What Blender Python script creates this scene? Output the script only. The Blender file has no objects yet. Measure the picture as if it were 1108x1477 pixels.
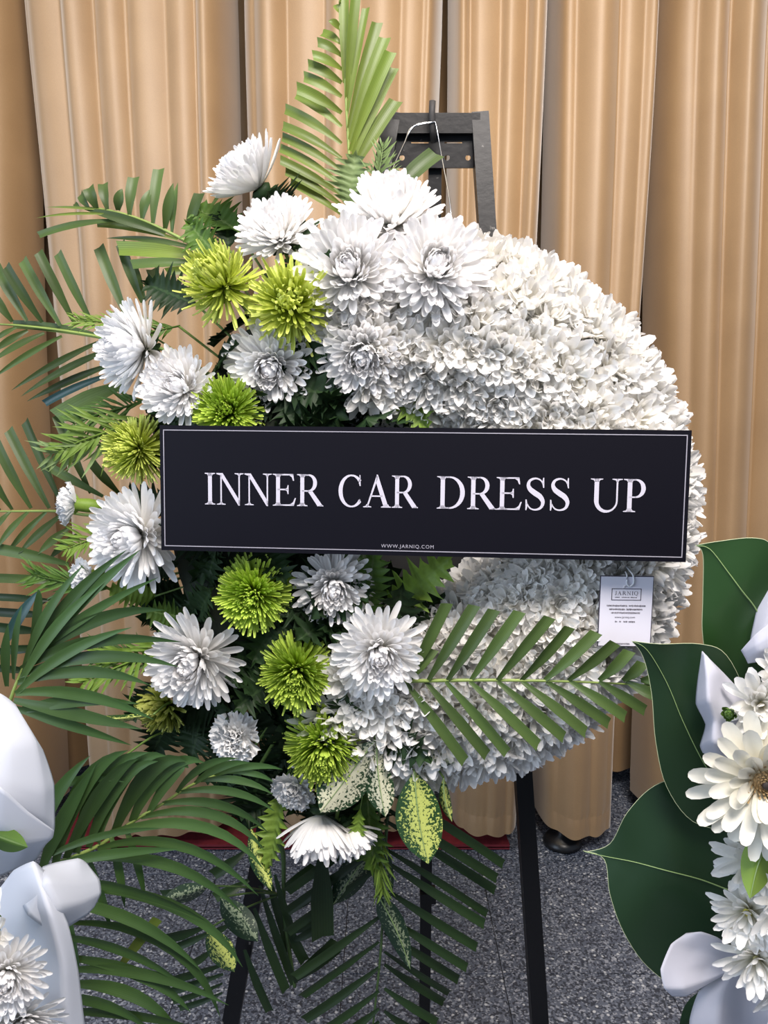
import bpy, math, random
from mathutils import Vector, Quaternion, Matrix
random.seed(7)
R = math.radians
scene = bpy.context.scene
COL = scene.collection

# ------------------------------------------------------------------ camera
F = 1108.0; CX, CY = 554.0, 738.5
PITCH = R(9.0); CAM = Vector((0, 0, 1.30))
FW = Vector((0, math.cos(PITCH), -math.sin(PITCH))); UPV = Vector((0, math.sin(PITCH), math.cos(PITCH)))
cd = bpy.data.cameras.new('camera'); cam = bpy.data.objects.new('camera', cd); COL.objects.link(cam)
cam.location = CAM; cam.rotation_euler = (R(90) - PITCH, 0, 0)
cd.sensor_fit = 'VERTICAL'; cd.sensor_height = 36.0; cd.lens = 36.0 * F / 1477.0
cd.clip_start = 0.02
scene.camera = cam

# ------------------------------------------------------------------ world, lights, exposure
w = bpy.data.worlds.new('daylight'); scene.world = w; w.use_nodes = True
w.node_tree.nodes['Background'].inputs[0].default_value = (0.66, 0.78, 1.0, 1)
w.node_tree.nodes['Background'].inputs[1].default_value = 0.36
def area(name, loc, target, sx, sy, power, col):
    l = bpy.data.lights.new(name, 'AREA'); l.shape = 'RECTANGLE'; l.size = sx; l.size_y = sy
    l.energy = power; l.color = col
    o = bpy.data.objects.new(name, l); COL.objects.link(o); o.location = loc
    o.rotation_euler = (Vector(target) - Vector(loc)).to_track_quat('-Z', 'Y').to_euler(); return o
def spot(name, loc, target, power, col, ang, blend=0.8, rad=0.05):
    l = bpy.data.lights.new(name, 'SPOT'); l.energy = power; l.color = col; l.spot_size = R(ang); l.spot_blend = blend
    l.shadow_soft_size = rad
    o = bpy.data.objects.new(name, l); COL.objects.link(o); o.location = loc
    o.rotation_euler = (Vector(target) - Vector(loc)).to_track_quat('-Z', 'Y').to_euler(); return o
area('ceiling_lamp', (0.25, -0.05, 2.80), (0.08, 1.1, 1.2), 1.1, 0.8, 86, (1.0, 0.92, 0.86))
area('doorway_daylight', (-2.8, -0.9, 1.7), (0.3, 1.9, 1.2), 2.4, 1.9, 64, (0.68, 0.81, 1.0))
for i, x in enumerate((-0.75, 0.10, 0.62)):
    spot('curtain_downlight', (x, 1.42, 2.90), (x, 2.05, 1.5), (15, 20, 17)[i], (1.0, 0.80, 0.50), 90, 0.9, 0.35)
scene.view_settings.view_transform = 'Standard'; scene.view_settings.look = 'None'
scene.view_settings.gamma = 1.0; scene.view_settings.use_curve_mapping = False
scene.view_settings.exposure = 0.12
scene.cycles.diffuse_bounces = 7; scene.cycles.max_bounces = 14; scene.cycles.transmission_bounces = 8

# ------------------------------------------------------------------ pixel helpers
def ray(px, py):
    return Vector((1, 0, 0)) * ((px - CX) / F) + UPV * (-(py - CY) / F) + FW
def P(px, py, Y):
    r = ray(px, py); return CAM + r * (Y / r.y)
LEAN = R(6)
WN = Vector((0, -math.cos(LEAN), math.sin(LEAN)))      # wreath front normal
WU = Vector((0, math.sin(LEAN), math.cos(LEAN)))       # wreath up
WX = Vector((1, 0, 0))
WC = P(600, 738, 1.12)
def PW(px, py, d):                                     # pixel ray meets wreath plane moved d towards the room
    r = ray(px, py); return CAM + r * ((WC + WN * d - CAM).dot(WN) / r.dot(WN))
def proj(p):
    v = Vector(p) - CAM; z = v.dot(FW); return (CX + F * v.x / z, CY - F * v.dot(UPV) / z)
def C(scale, ox, oy):
    return lambda x, y: (ox + x / scale, oy + y / scale)

# ------------------------------------------------------------------ materials
MATS = {}
def new_mat(name):
    m = bpy.data.materials.new(name); m.use_nodes = True; nt = m.node_tree
    MATS[name] = m
    return m, nt, nt.nodes['Principled BSDF'], nt.nodes['Material Output']
def N(nt, t, **kw):
    n = nt.nodes.new(t)
    for k, v in kw.items():
        if k in n.inputs: n.inputs[k].default_value = v
        else: setattr(n, k, v)
    return n
def ramp(nt, fac, stops, interp='LINEAR'):
    r = nt.nodes.new('ShaderNodeValToRGB'); e = r.color_ramp.elements; r.color_ramp.interpolation = interp
    while len(e) < len(stops): e.new(0.5)
    for i, (p, c) in enumerate(stops): e[i].position = p; e[i].color = (*c, 1)
    nt.links.new(fac, r.inputs[0]); return r.outputs[0]
def plain(name, col, rough=0.5, metal=0.0, spec=0.5, noise=0.0, scale=30):
    m, nt, b, o = new_mat(name)
    b.inputs['Roughness'].default_value = rough; b.inputs['Metallic'].default_value = metal
    b.inputs['Specular IOR Level'].default_value = spec
    if noise:
        t = N(nt, 'ShaderNodeTexCoord'); n = N(nt, 'ShaderNodeTexNoise', Scale=scale, Detail=4.0)
        nt.links.new(t.outputs['Object'], n.inputs['Vector'])
        c = ramp(nt, n.outputs[0], [(0.3, tuple(v * (1 - noise) for v in col)), (0.7, tuple(min(1, v * (1 + noise)) for v in col))])
        nt.links.new(c, b.inputs['Base Color'])
    else: b.inputs['Base Color'].default_value = (*col, 1)
    return m
def thin(name, stops, rough=0.5, trans=0.25, spec=0.3, vein=0.0, mid=None, noise=0.12, nscale=18, tcol=None):
    """thin plant tissue: colour runs along the blade (uv v), optional parallel veins across (uv u) and lighter midrib"""
    m, nt, b, o = new_mat(name)
    uv = N(nt, 'ShaderNodeUVMap'); s = N(nt, 'ShaderNodeSeparateXYZ'); nt.links.new(uv.outputs[0], s.inputs[0])
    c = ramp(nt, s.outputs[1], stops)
    tc = N(nt, 'ShaderNodeTexCoord'); oi = N(nt, 'ShaderNodeObjectInfo')
    n = N(nt, 'ShaderNodeTexNoise', Scale=nscale, Detail=3.0); nt.links.new(tc.outputs['Object'], n.inputs['Vector'])
    add = N(nt, 'ShaderNodeMath', operation='ADD'); nt.links.new(n.outputs[0], add.inputs[0]); nt.links.new(oi.outputs['Random'], add.inputs[1])
    mr = N(nt, 'ShaderNodeMapRange'); mr.inputs[1].default_value = 0.3; mr.inputs[2].default_value = 1.7
    mr.inputs[3].default_value = 1 - noise * 2; mr.inputs[4].default_value = 1 + noise; nt.links.new(add.outputs[0], mr.inputs[0])
    fac = mr.outputs[0]
    if vein:
        wv = N(nt, 'ShaderNodeMath', operation='MULTIPLY'); wv.inputs[1].default_value = 50.0; nt.links.new(s.outputs[0], wv.inputs[0])
        sn = N(nt, 'ShaderNodeMath', operation='SINE'); nt.links.new(wv.outputs[0], sn.inputs[0])
        ml = N(nt, 'ShaderNodeMath', operation='MULTIPLY_ADD'); ml.inputs[1].default_value = vein; ml.inputs[2].default_value = 1.0
        nt.links.new(sn.outputs[0], ml.inputs[0])
        mm = N(nt, 'ShaderNodeMath', operation='MULTIPLY'); nt.links.new(ml.outputs[0], mm.inputs[0]); nt.links.new(fac, mm.inputs[1]); fac = mm.outputs[0]
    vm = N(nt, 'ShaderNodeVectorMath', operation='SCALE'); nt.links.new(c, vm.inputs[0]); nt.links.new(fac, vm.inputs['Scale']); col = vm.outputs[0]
    if mid:
        sb = N(nt, 'ShaderNodeMath', operation='SUBTRACT'); sb.inputs[1].default_value = 0.5; nt.links.new(s.outputs[0], sb.inputs[0])
        ab = N(nt, 'ShaderNodeMath', operation='ABSOLUTE'); nt.links.new(sb.outputs[0], ab.inputs[0])
        lt = N(nt, 'ShaderNodeMath', operation='LESS_THAN'); lt.inputs[1].default_value = 0.035; nt.links.new(ab.outputs[0], lt.inputs[0])
        mx = N(nt, 'ShaderNodeMix', data_type='RGBA'); nt.links.new(lt.outputs[0], mx.inputs[0]); nt.links.new(col, mx.inputs[6]); mx.inputs[7].default_value = (*mid, 1); col = mx.outputs[2]
    nt.links.new(col, b.inputs['Base Color']); b.inputs['Roughness'].default_value = rough; b.inputs['Specular IOR Level'].default_value = spec
    tr = N(nt, 'ShaderNodeBsdfTranslucent'); nt.links.new(col, tr.inputs[0])
    ms = N(nt, 'ShaderNodeMixShader'); ms.inputs[0].default_value = trans
    nt.links.new(b.outputs[0], ms.inputs[1]); nt.links.new(tr.outputs[0], ms.inputs[2]); nt.links.new(ms.outputs[0], o.inputs[0])
    return m
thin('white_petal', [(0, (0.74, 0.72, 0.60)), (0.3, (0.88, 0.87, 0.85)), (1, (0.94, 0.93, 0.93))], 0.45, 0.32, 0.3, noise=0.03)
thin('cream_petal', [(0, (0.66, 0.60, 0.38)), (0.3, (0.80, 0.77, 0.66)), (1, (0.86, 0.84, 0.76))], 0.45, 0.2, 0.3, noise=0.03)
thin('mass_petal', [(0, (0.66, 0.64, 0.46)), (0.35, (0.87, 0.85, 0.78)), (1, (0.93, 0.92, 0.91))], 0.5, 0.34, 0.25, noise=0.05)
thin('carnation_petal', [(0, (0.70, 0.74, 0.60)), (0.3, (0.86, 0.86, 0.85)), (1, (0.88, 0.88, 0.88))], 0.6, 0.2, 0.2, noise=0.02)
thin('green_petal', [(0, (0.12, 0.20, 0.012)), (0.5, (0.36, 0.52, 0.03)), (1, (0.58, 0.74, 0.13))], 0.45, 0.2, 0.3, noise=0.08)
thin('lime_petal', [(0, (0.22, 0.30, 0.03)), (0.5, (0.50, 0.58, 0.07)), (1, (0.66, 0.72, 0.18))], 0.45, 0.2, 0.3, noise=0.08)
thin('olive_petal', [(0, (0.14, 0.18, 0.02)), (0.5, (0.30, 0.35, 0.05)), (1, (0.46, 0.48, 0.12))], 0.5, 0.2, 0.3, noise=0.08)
thin('palm_blade', [(0, (0.058, 0.100, 0.024)), (1, (0.072, 0.118, 0.032))], 0.42, 0.22, 0.33, 0.10, None, 0.25)
thin('palm_yellow_blade', [(0, (0.15, 0.20, 0.03)), (1, (0.14, 0.21, 0.035))], 0.42, 0.25, 0.4, 0.16, None, 0.2)
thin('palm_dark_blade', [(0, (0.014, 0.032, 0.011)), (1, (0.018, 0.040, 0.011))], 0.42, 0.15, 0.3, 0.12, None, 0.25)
thin('palm_glossy_blade', [(0, (0.064, 0.118, 0.030)), (1, (0.046, 0.105, 0.030))], 0.38, 0.22, 0.32, 0.06, None, 0.2)
thin('palm_blue_blade', [(0, (0.03, 0.08, 0.06)), (1, (0.015, 0.07, 0.07))], 0.35, 0.15, 0.5, 0.08, None, 0.2)
thin('leaf_green', [(0, (0.06, 0.13, 0.02)), (1, (0.10, 0.19, 0.03))], 0.5, 0.25, 0.3, 0, (0.14, 0.22, 0.06), 0.2)
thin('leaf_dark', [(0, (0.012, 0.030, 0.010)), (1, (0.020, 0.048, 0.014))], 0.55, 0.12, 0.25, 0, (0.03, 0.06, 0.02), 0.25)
thin('leaf_bright', [(0, (0.16, 0.26, 0.03)), (1, (0.22, 0.34, 0.06))], 0.5, 0.28, 0.3, 0, None, 0.2)
thin('leaf_pale', [(0, (0.17, 0.25, 0.09)), (1, (0.25, 0.34, 0.14))], 0.5, 0.28, 0.3, 0, None, 0.15)
thin('rubber_leaf', [(0, (0.013, 0.036, 0.013)), (1, (0.015, 0.042, 0.015))], 0.33, 0.08, 0.5, 0, None, 0.15, 9)
thin('rubber_leaf_light', [(0, (0.026, 0.072, 0.018)), (1, (0.032, 0.085, 0.022))], 0.35, 0.15, 0.5, 0, None, 0.15, 9)
plain('stem_green', (0.12, 0.20, 0.04), 0.5, noise=0.2)
plain('rachis_green', (0.20, 0.27, 0.06), 0.45, noise=0.15)
plain('rachis_dark', (0.04, 0.08, 0.02), 0.5, noise=0.15)
plain('rib_pale', (0.22, 0.32, 0.12), 0.5)
plain('rib_edge', (0.45, 0.50, 0.30), 0.5)
plain('flower_centre', (0.62, 0.55, 0.25), 0.7, noise=0.3, scale=400)
plain('yellow_centre', (0.75, 0.68, 0.10), 0.7, noise=0.3, scale=400)
plain('gerbera_centre', (0.36, 0.25, 0.12), 0.8, noise=0.6, scale=300)
plain('gerbera_eye', (0.02, 0.012, 0.01), 0.7)
plain('foam', (0.012, 0.018, 0.010), 0.9, noise=0.3)
plain('black_board', (0.006, 0.006, 0.007), 0.7)
plain('sign_black', (0.0035, 0.0032, 0.0065), 0.5, spec=0.12)
plain('sign_white', (0.50, 0.475, 0.54), 0.5)
plain('sign_line', (0.30, 0.285, 0.33), 0.5)
plain('card_white', (0.72, 0.70, 0.78), 0.4)
plain('card_ink', (0.045, 0.04, 0.06), 0.5)
plain('wire', (0.55, 0.58, 0.62), 0.25, 1.0)
plain('clip_plastic', (0.7, 0.72, 0.75), 0.15)
plain('hook_rubber', (0.03, 0.028, 0.028), 0.7)
plain('red_mat', (0.17, 0.012, 0.02), 0.7, noise=0.2, scale=60)
plain('foot_black', (0.008, 0.008, 0.009), 0.35)
plain('wall_paint', (0.35, 0.30, 0.25), 0.8, noise=0.05, scale=5)
plain('ceiling_paint', (0.75, 0.73, 0.70), 0.8, noise=0.03, scale=5)
plain('grout', (0.09, 0.09, 0.11), 0.9, noise=0.2)
def m_paper():
    m = thin('wrap_paper', [(0, (0.70, 0.73, 0.80)), (1, (0.72, 0.75, 0.82))], 0.55, 0.35, 0.2, noise=0.03, nscale=6)
    thin('wrap_sheer', [(0, (0.66, 0.66, 0.73)), (1, (0.68, 0.68, 0.75))], 0.6, 0.4, 0.15, noise=0.05, nscale=25)
m_paper()
def m_metal():
    m, nt, b, o = new_mat('black_metal'); b.inputs['Roughness'].default_value = 0.42; b.inputs['Specular IOR Level'].default_value = 0.25
    t = N(nt, 'ShaderNodeTexCoord'); n = N(nt, 'ShaderNodeTexNoise', Scale=70.0, Detail=5.0); nt.links.new(t.outputs['Object'], n.inputs['Vector'])
    c = ramp(nt, n.outputs[0], [(0.70, (0.005, 0.005, 0.006)), (0.78, (0.20, 0.19, 0.18))]); nt.links.new(c, b.inputs['Base Color'])
    bp = N(nt, 'ShaderNodeBump', Strength=0.25, Distance=0.002); nt.links.new(n.outputs[0], bp.inputs['Height']); nt.links.new(bp.outputs[0], b.inputs['Normal'])
m_metal()
def m_terrazzo():
    m, nt, b, o = new_mat('terrazzo'); b.inputs['Roughness'].default_value = 0.45
    t = N(nt, 'ShaderNodeTexCoord')
    col = None
    v1 = N(nt, 'ShaderNodeTexVoronoi', Scale=110.0); v2 = N(nt, 'ShaderNodeTexVoronoi', Scale=260.0); n = N(nt, 'ShaderNodeTexNoise', Scale=400.0, Detail=3.0)
    g = N(nt, 'ShaderNodeNewGeometry')
    for x in (v1, v2, n): nt.links.new(g.outputs['Position'], x.inputs['Vector'])
    s1 = N(nt, 'ShaderNodeSeparateColor'); nt.links.new(v1.outputs['Color'], s1.inputs[0])
    s2 = N(nt, 'ShaderNodeSeparateColor'); nt.links.new(v2.outputs['Color'], s2.inputs[0])
    c1 = ramp(nt, s1.outputs[0], [(0.0, (0.030, 0.040, 0.058)), (0.3, (0.105, 0.125, 0.170)), (0.72, (0.19, 0.215, 0.27)), (0.9, (0.55, 0.57, 0.60))], 'CONSTANT')
    c2 = ramp(nt, s2.outputs[0], [(0.0, (0.034, 0.042, 0.062)), (0.35, (0.11, 0.130, 0.175)), (0.8, (0.30, 0.325, 0.38))], 'CONSTANT')
    d = ramp(nt, v1.outputs['Distance'], [(0.30, (1, 1, 1)), (0.45, (0, 0, 0))])
    mx = N(nt, 'ShaderNodeMix', data_type='RGBA'); nt.links.new(d, mx.inputs[0]); nt.links.new(c2, mx.inputs[6]); nt.links.new(c1, mx.inputs[7])
    nt.links.new(mx.outputs[2], b.inputs['Base Color'])
m_terrazzo()
def m_curtain():
    m, nt, b, o = new_mat('gold_satin')
    g = N(nt, 'ShaderNodeNewGeometry'); mp = N(nt, 'ShaderNodeMapping'); mp.inputs['Scale'].default_value = (900, 900, 350); nt.links.new(g.outputs['Position'], mp.inputs[0])
    n = N(nt, 'ShaderNodeTexNoise', Scale=1.0, Detail=2.0); nt.links.new(mp.outputs[0], n.inputs['Vector'])
    n2 = N(nt, 'ShaderNodeTexNoise', Scale=7.0, Detail=3.0); nt.links.new(g.outputs['Position'], n2.inputs['Vector'])
    mm = N(nt, 'ShaderNodeMath', operation='MULTIPLY_ADD'); mm.inputs[1].default_value = 0.5; nt.links.new(n2.outputs[0], mm.inputs[0])
    h = N(nt, 'ShaderNodeMath', operation='MULTIPLY'); h.inputs[1].default_value = 0.5; nt.links.new(n.outputs[0], h.inputs[0]); nt.links.new(h.outputs[0], mm.inputs[2])
    c = ramp(nt, mm.outputs[0], [(0.25, (0.265, 0.155, 0.064)), (0.75, (0.355, 0.220, 0.100))]); nt.links.new(c, b.inputs['Base Color'])
    b.inputs['Roughness'].default_value = 0.55; b.inputs['Specular IOR Level'].default_value = 0.6
    b.inputs['Coat Weight'].default_value = 0.45; b.inputs['Coat Roughness'].default_value = 0.60; b.inputs['Coat IOR'].default_value = 1.75
    b.inputs['Sheen Weight'].default_value = 0.6; b.inputs['Sheen Roughness'].default_value = 0.4
    bp = N(nt, 'ShaderNodeBump', Strength=0.12, Distance=0.001); nt.links.new(n.outputs[0], bp.inputs['Height']); nt.links.new(bp.outputs[0], b.inputs['Normal'])
m_curtain()
def m_varieg(name, light, dark, lo):
    m, nt, b, o = new_mat(name)
    uv = N(nt, 'ShaderNodeUVMap'); s = N(nt, 'ShaderNodeSeparateXYZ'); nt.links.new(uv.outputs[0], s.inputs[0])
    t = N(nt, 'ShaderNodeTexCoord'); n = N(nt, 'ShaderNodeTexNoise', Scale=270.0, Detail=3.0, Roughness=0.6); nt.links.new(t.outputs['Object'], n.inputs['Vector'])
    sb = N(nt, 'ShaderNodeMath', operation='SUBTRACT'); sb.inputs[1].default_value = 0.45; nt.links.new(s.outputs[0], sb.inputs[0])
    ab = N(nt, 'ShaderNodeMath', operation='ABSOLUTE'); nt.links.new(sb.outputs[0], ab.inputs[0])
    ma = N(nt, 'ShaderNodeMath', operation='MULTIPLY_ADD'); ma.inputs[1].default_value = -0.45; nt.links.new(ab.outputs[0], ma.inputs[0]); nt.links.new(n.outputs[0], ma.inputs[2])
    c = ramp(nt, ma.outputs[0], [(lo, dark), (lo + 0.04, light)]); nt.links.new(c, b.inputs['Base Color']); b.inputs['Roughness'].default_value = 0.4
    tr = N(nt, 'ShaderNodeBsdfTranslucent'); nt.links.new(c, tr.inputs[0]); ms = N(nt, 'ShaderNodeMixShader'); ms.inputs[0].default_value = 0.15
    nt.links.new(b.outputs[0], ms.inputs[1]); nt.links.new(tr.outputs[0], ms.inputs[2]); nt.links.new(ms.outputs[0], o.inputs[0])
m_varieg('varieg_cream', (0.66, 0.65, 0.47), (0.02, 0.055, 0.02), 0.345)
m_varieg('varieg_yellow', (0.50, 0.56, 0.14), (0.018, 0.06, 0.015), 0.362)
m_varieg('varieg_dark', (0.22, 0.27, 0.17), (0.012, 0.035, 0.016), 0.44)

# ------------------------------------------------------------------ object helpers
def link(name, data, parent=None):
    o = bpy.data.objects.new(name, data); COL.objects.link(o)
    if parent: o.parent = parent
    return o
def mesh(name, verts, faces, mat, uvs=None, smooth=True):
    m = bpy.data.meshes.new(name); m.from_pydata([tuple(v) for v in verts], [], faces); m.materials.append(MATS[mat])
    if uvs:
        l = m.uv_layers.new(name='UVMap')
        for lp in m.loops: l.data[lp.index].uv = uvs[lp.vertex_index]
    if smooth:
        for p in m.polygons: p.use_smooth = True
    m.update(); return m
def tag(o, label, cat, group=None):
    o['label'] = label; o['category'] = cat
    if group: o['group'] = group
    return o
def thing(name, loc, label, cat, group=None):
    o = link(name, None); o.empty_display_size = 0.02; o.location = loc; return tag(o, label, cat, group)
def part(name, V, Fc, mat, parent, uvs=None, smooth=True, origin=None):
    og = origin if origin is not None else parent.matrix_basis.translation if parent else Vector()
    return link(name, mesh(name, [Vector(v) - og for v in V], Fc, mat, uvs, smooth), parent)
def stuff(o): o['kind'] = 'stuff'; return o
def structure(o): o['kind'] = 'structure'; return o
def box(V, Fc, c, sx, sy, sz, ax=None):
    ax = ax or (Vector((1, 0, 0)), Vector((0, 1, 0)), Vector((0, 0, 1))); b = len(V); c = Vector(c)
    for i in range(8):
        V.append(c + ax[0] * (sx / 2 * (1 if i & 1 else -1)) + ax[1] * (sy / 2 * (1 if i & 2 else -1)) + ax[2] * (sz / 2 * (1 if i & 4 else -1)))
    for f in ((0, 2, 3, 1), (4, 5, 7, 6), (0, 1, 5, 4), (2, 6, 7, 3), (0, 4, 6, 2), (1, 3, 7, 5)): Fc.append(tuple(b + i for i in f))
def tube(V, Fc, pts, rad, n=6, uvs=None):
    pts = [Vector(p) for p in pts]; b = len(V); k = len(pts)
    rads = rad if isinstance(rad, (list, tuple)) else [rad] * k
    for i, p in enumerate(pts):
        t = (pts[min(i + 1, k - 1)] - pts[max(i - 1, 0)]).normalized()
        a = t.cross(Vector((0.13, 0.31, 0.94)));
        if a.length < 1e-3: a = t.cross(Vector((1, 0, 0)))
        a.normalize(); c = t.cross(a)
        for j in range(n):
            th = 2 * math.pi * j / n; V.append(p + (a * math.cos(th) + c * math.sin(th)) * rads[i])
            if uvs is not None: uvs.append((j / n, i / (k - 1)))
    for i in range(k - 1):
        for j in range(n):
            Fc.append((b + i * n + j, b + i * n + (j + 1) % n, b + (i + 1) * n + (j + 1) % n, b + (i + 1) * n + j))
    Fc.append(tuple(b + j for j in reversed(range(n)))); Fc.append(tuple(b + (k - 1) * n + j for j in range(n)))
def bar(V, Fc, a, b, wx, wy, side=None):                # square bar from a to b
    a, b = Vector(a), Vector(b); t = (b - a).normalized(); s = (side or Vector((1, 0, 0))); s = (s - t * s.dot(t)).normalized(); u = t.cross(s)
    box(V, Fc, (a + b) / 2, wx, wy, (b - a).length, (s, u, t))
def crom(pts, n):
    out = []; k = len(pts)
    for i in range(k - 1):
        p0, p1, p2, p3 = pts[max(i - 1, 0)], pts[i], pts[i + 1], pts[min(i + 2, k - 1)]
        for j in range(n):
            t = j / n
            out.append(0.5 * ((2 * p1) + (p2 - p0) * t + (2 * p0 - 5 * p1 + 4 * p2 - p3) * t * t + (3 * p1 - p0 - 3 * p2 + p3) * t ** 3))
    out.append(pts[-1]); return out

# ------------------------------------------------------------------ setting: floor, wall, ceiling, curtain
V, Fc = [], []; box(V, Fc, (0, 1.2, -0.055), 5.2, 4.4, 0.10)
fl = structure(link('floor', mesh('floor', V, Fc, 'grout', smooth=False)))
TS = 0.36; tx0 = P(722, 1400, 1.5); tx0 = CAM + ray(728, 1420) * (CAM.z / -ray(728, 1420).z)
ty0 = (CAM + ray(740, 1262) * (CAM.z / -ray(740, 1262).z)).y
V, Fc = [], []; box(V, Fc, (0, 0, -0.004), TS - 0.002, TS - 0.002, 0.012)
tm = mesh('tile', V, Fc, 'terrazzo', smooth=False)
for i in range(-6, 5):
    for j in range(-5, 4):
        t = link('tile', tm, fl); t.location = (tx0.x + (i + 0.5) * TS, ty0 + (j + 0.5) * TS, -0.0005)
V, Fc = [], []; box(V, Fc, (0, 3.0, 1.5), 5.2, 0.1, 3.1)
structure(link('wall_back', mesh('wall_back', V, Fc, 'wall_paint', smooth=False)))
V, Fc = [], []; box(V, Fc, (0, 1.0, 3.06), 5.2, 4.2, 0.1)
structure(link('ceiling', mesh('ceiling', V, Fc, 'ceiling_paint', smooth=False)))

CY0 = 2.06
def cx(px): return P(px, 150, CY0).x
# curtain panels: (dark gap px on left, fold starts inside, end px)
PANELS = [(-420, [-420, -330, -250, -170, -90, -20], 22, 'gold satin curtain behind the cut tips of the long horizontal palm frond'),
          (24, [24, 44, 98, 146, 192, 248, 290], 337, 'gold satin curtain behind the arching palm frond and white side blossom'),
          (339, [339, 366, 415, 470, 520, 580, 612], 644, 'gold satin curtain behind the upright palm frond'),
          (646, [646, 672, 718, 756], 794, 'narrow gold satin curtain directly behind the easel post and wire'),
          (796, [796, 826, 888, 925], 955, 'gold satin curtain hanging behind the white flower rim'),
          (957, [957, 1003, 1046, 1100, 1160, 1230, 1300, 1390], 1480, 'gold satin curtain behind the rubber plant leaves')]
def curtain(idx, a, folds, b, label):
    xa, xb = cx(a), cx(b); fx = [cx(v) for v in folds] + [xb]
    rnd = random.Random(idx * 13 + 5)
    amps = [min(0.045, 0.50 * (fx[i + 1] - fx[i])) * rnd.choice((.25, .45, .6, .8)) * (1.6 if idx >= 3 else 1.15) for i in range(len(fx) - 1)]
    peak = [rnd.uniform(0.30, 0.5) for _ in amps]
    nx = max(40, int((xb - xa) / 0.0045)); zs = [0.062, 0.075, 0.085, 0.10, 0.118, 0.123, 0.14] + [0.14 + (2.86 * (k / 26)) for k in range(1, 27)]
    xc = (xa + xb) / 2; hw = (xb - xa) / 2
    V, Fc, hv, hf = [], [], [], []
    for zi, z in enumerate(zs):
        low = max(0.0, 1 - z / 2.2)
        for i in range(nx + 1):
            x = xa + (xb - xa) * i / nx
            k = max(j for j in range(len(amps)) if fx[j] <= x + 1e-9); u = (x - fx[k]) / (fx[k + 1] - fx[k]); p = peak[k]
            up_ = 0.5 * u / p if u < p else 0.5 + 0.5 * (u - p) / (1 - p); h = max(0.0, math.sin(math.pi * min(1.0, up_)))
            e = (x - xc) / hw                                 # panel edges turn back deep
            depth = amps[k] * h * (1 - 0.62 * low) + 0.05 * low * math.cos(e * math.pi / 2)
            edge = 0.15 * (abs(e) ** 14) + 0.06 * low * abs(e) ** 6
            xx = xc + (x - xc) * (1.0 - 0.004 / hw - 0.17 * low) + 0.005 * math.sin(3.1 * z + xc * 4)
            Yv = CY0 - depth + edge - 0.02 * low + 0.004 * math.sin(z * 5 + x * 9)
            zz = z + (0.004 * math.sin(x * 70) if zi < 2 else 0)
            if z in (0.118, 0.123): Yv += 0.002 + 0.0015 * math.sin(x * 300)
            V.append((xx, Yv, zz))
    n1 = nx + 1
    for zi in range(len(zs) - 1):
        for i in range(nx): Fc.append((zi * n1 + i, zi * n1 + i + 1, (zi + 1) * n1 + i + 1, (zi + 1) * n1 + i))
    t = thing('curtain', (xc, CY0, 0.062), label, 'curtain')
    cut = 4
    o = part('cloth', V[cut * n1:], [tuple(q - cut * n1 for q in f) for f in Fc if min(f) >= cut * n1], 'gold_satin', t)
    part('hem', V[:(cut + 1) * n1], [f for f in Fc if max(f) < (cut + 1) * n1], 'gold_satin', t)
for i, (a, fo, b, lab) in enumerate(PANELS): curtain(i, a, fo, b, lab)
V, Fc = [], []; nx = 560; zl = [0.075, 0.13, 0.5, 1.0, 1.5, 2.0, 2.5, 2.97]
for z in zl:
    for i in range(nx + 1):
        x = -2.0 + 4.4 * i / nx; V.append((x, 2.36 + 0.022 * math.sin(x * 31 + .4 * math.sin(x * 7)) + 0.008 * math.sin(x * 57 + z), z))
for k in range(len(zl) - 1):
    for i in range(nx): q = k * (nx + 1) + i; Fc.append((q, q + 1, q + nx + 2, q + nx + 1))
tag(link('back_curtain', mesh('back_curtain', V, Fc, 'gold_satin')), 'brown gold back curtain seen in the gaps between the front curtains', 'curtain')
V, Fc = [], []; box(V, Fc, (0.2, 2.06, 3.005), 4.6, 0.03, 0.010)
tag(link('curtain_rail', mesh('curtain_rail', V, Fc, 'black_metal', smooth=False)), 'black rail along the ceiling carrying the gold curtain panels', 'curtain rail')

# red mat edge and stand foot under the curtain
a = CAM + ray(735, 1228) * (CAM.z / -ray(735, 1228).z); b = CAM + ray(60, 1228) * (CAM.z / -ray(60, 1228).z)
V, Fc = [], []; box(V, Fc, ((a.x + b.x) / 2, a.y + 0.12, 0.010), a.x - b.x, 0.24, 0.008); box(V, Fc, ((a.x + b.x) / 2, a.y + 0.012, 0.016), a.x - b.x, 0.024, 0.010)
tag(link('floor_mat', mesh('floor_mat', V, Fc, 'red_mat', smooth=False)), 'dark red mat lying on the terrazzo under the curtain hem', 'mat')
g = CAM + ray(818, 1236) * (CAM.z / -ray(818, 1236).z)
V, Fc = [], []
for k, (r, z) in enumerate([(0.055, 0.006), (0.055, 0.016), (0.045, 0.028), (0.018, 0.038), (0.016, 0.30)]):
    for j in range(20): V.append(Vector((g.x + r * math.cos(j * math.pi / 10), g.y + 0.06 + r * math.sin(j * math.pi / 10), z)))
for k in range(4):
    for j in range(20): Fc.append((k * 20 + j, k * 20 + (j + 1) % 20, (k + 1) * 20 + (j + 1) % 20, (k + 1) * 20 + j))
Fc.append(tuple(reversed(range(20))))
tag(link('stand_foot', mesh('stand_foot', V, Fc, 'foot_black')), 'round black stand foot on the terrazzo below a curtain hem', 'foot')

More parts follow.
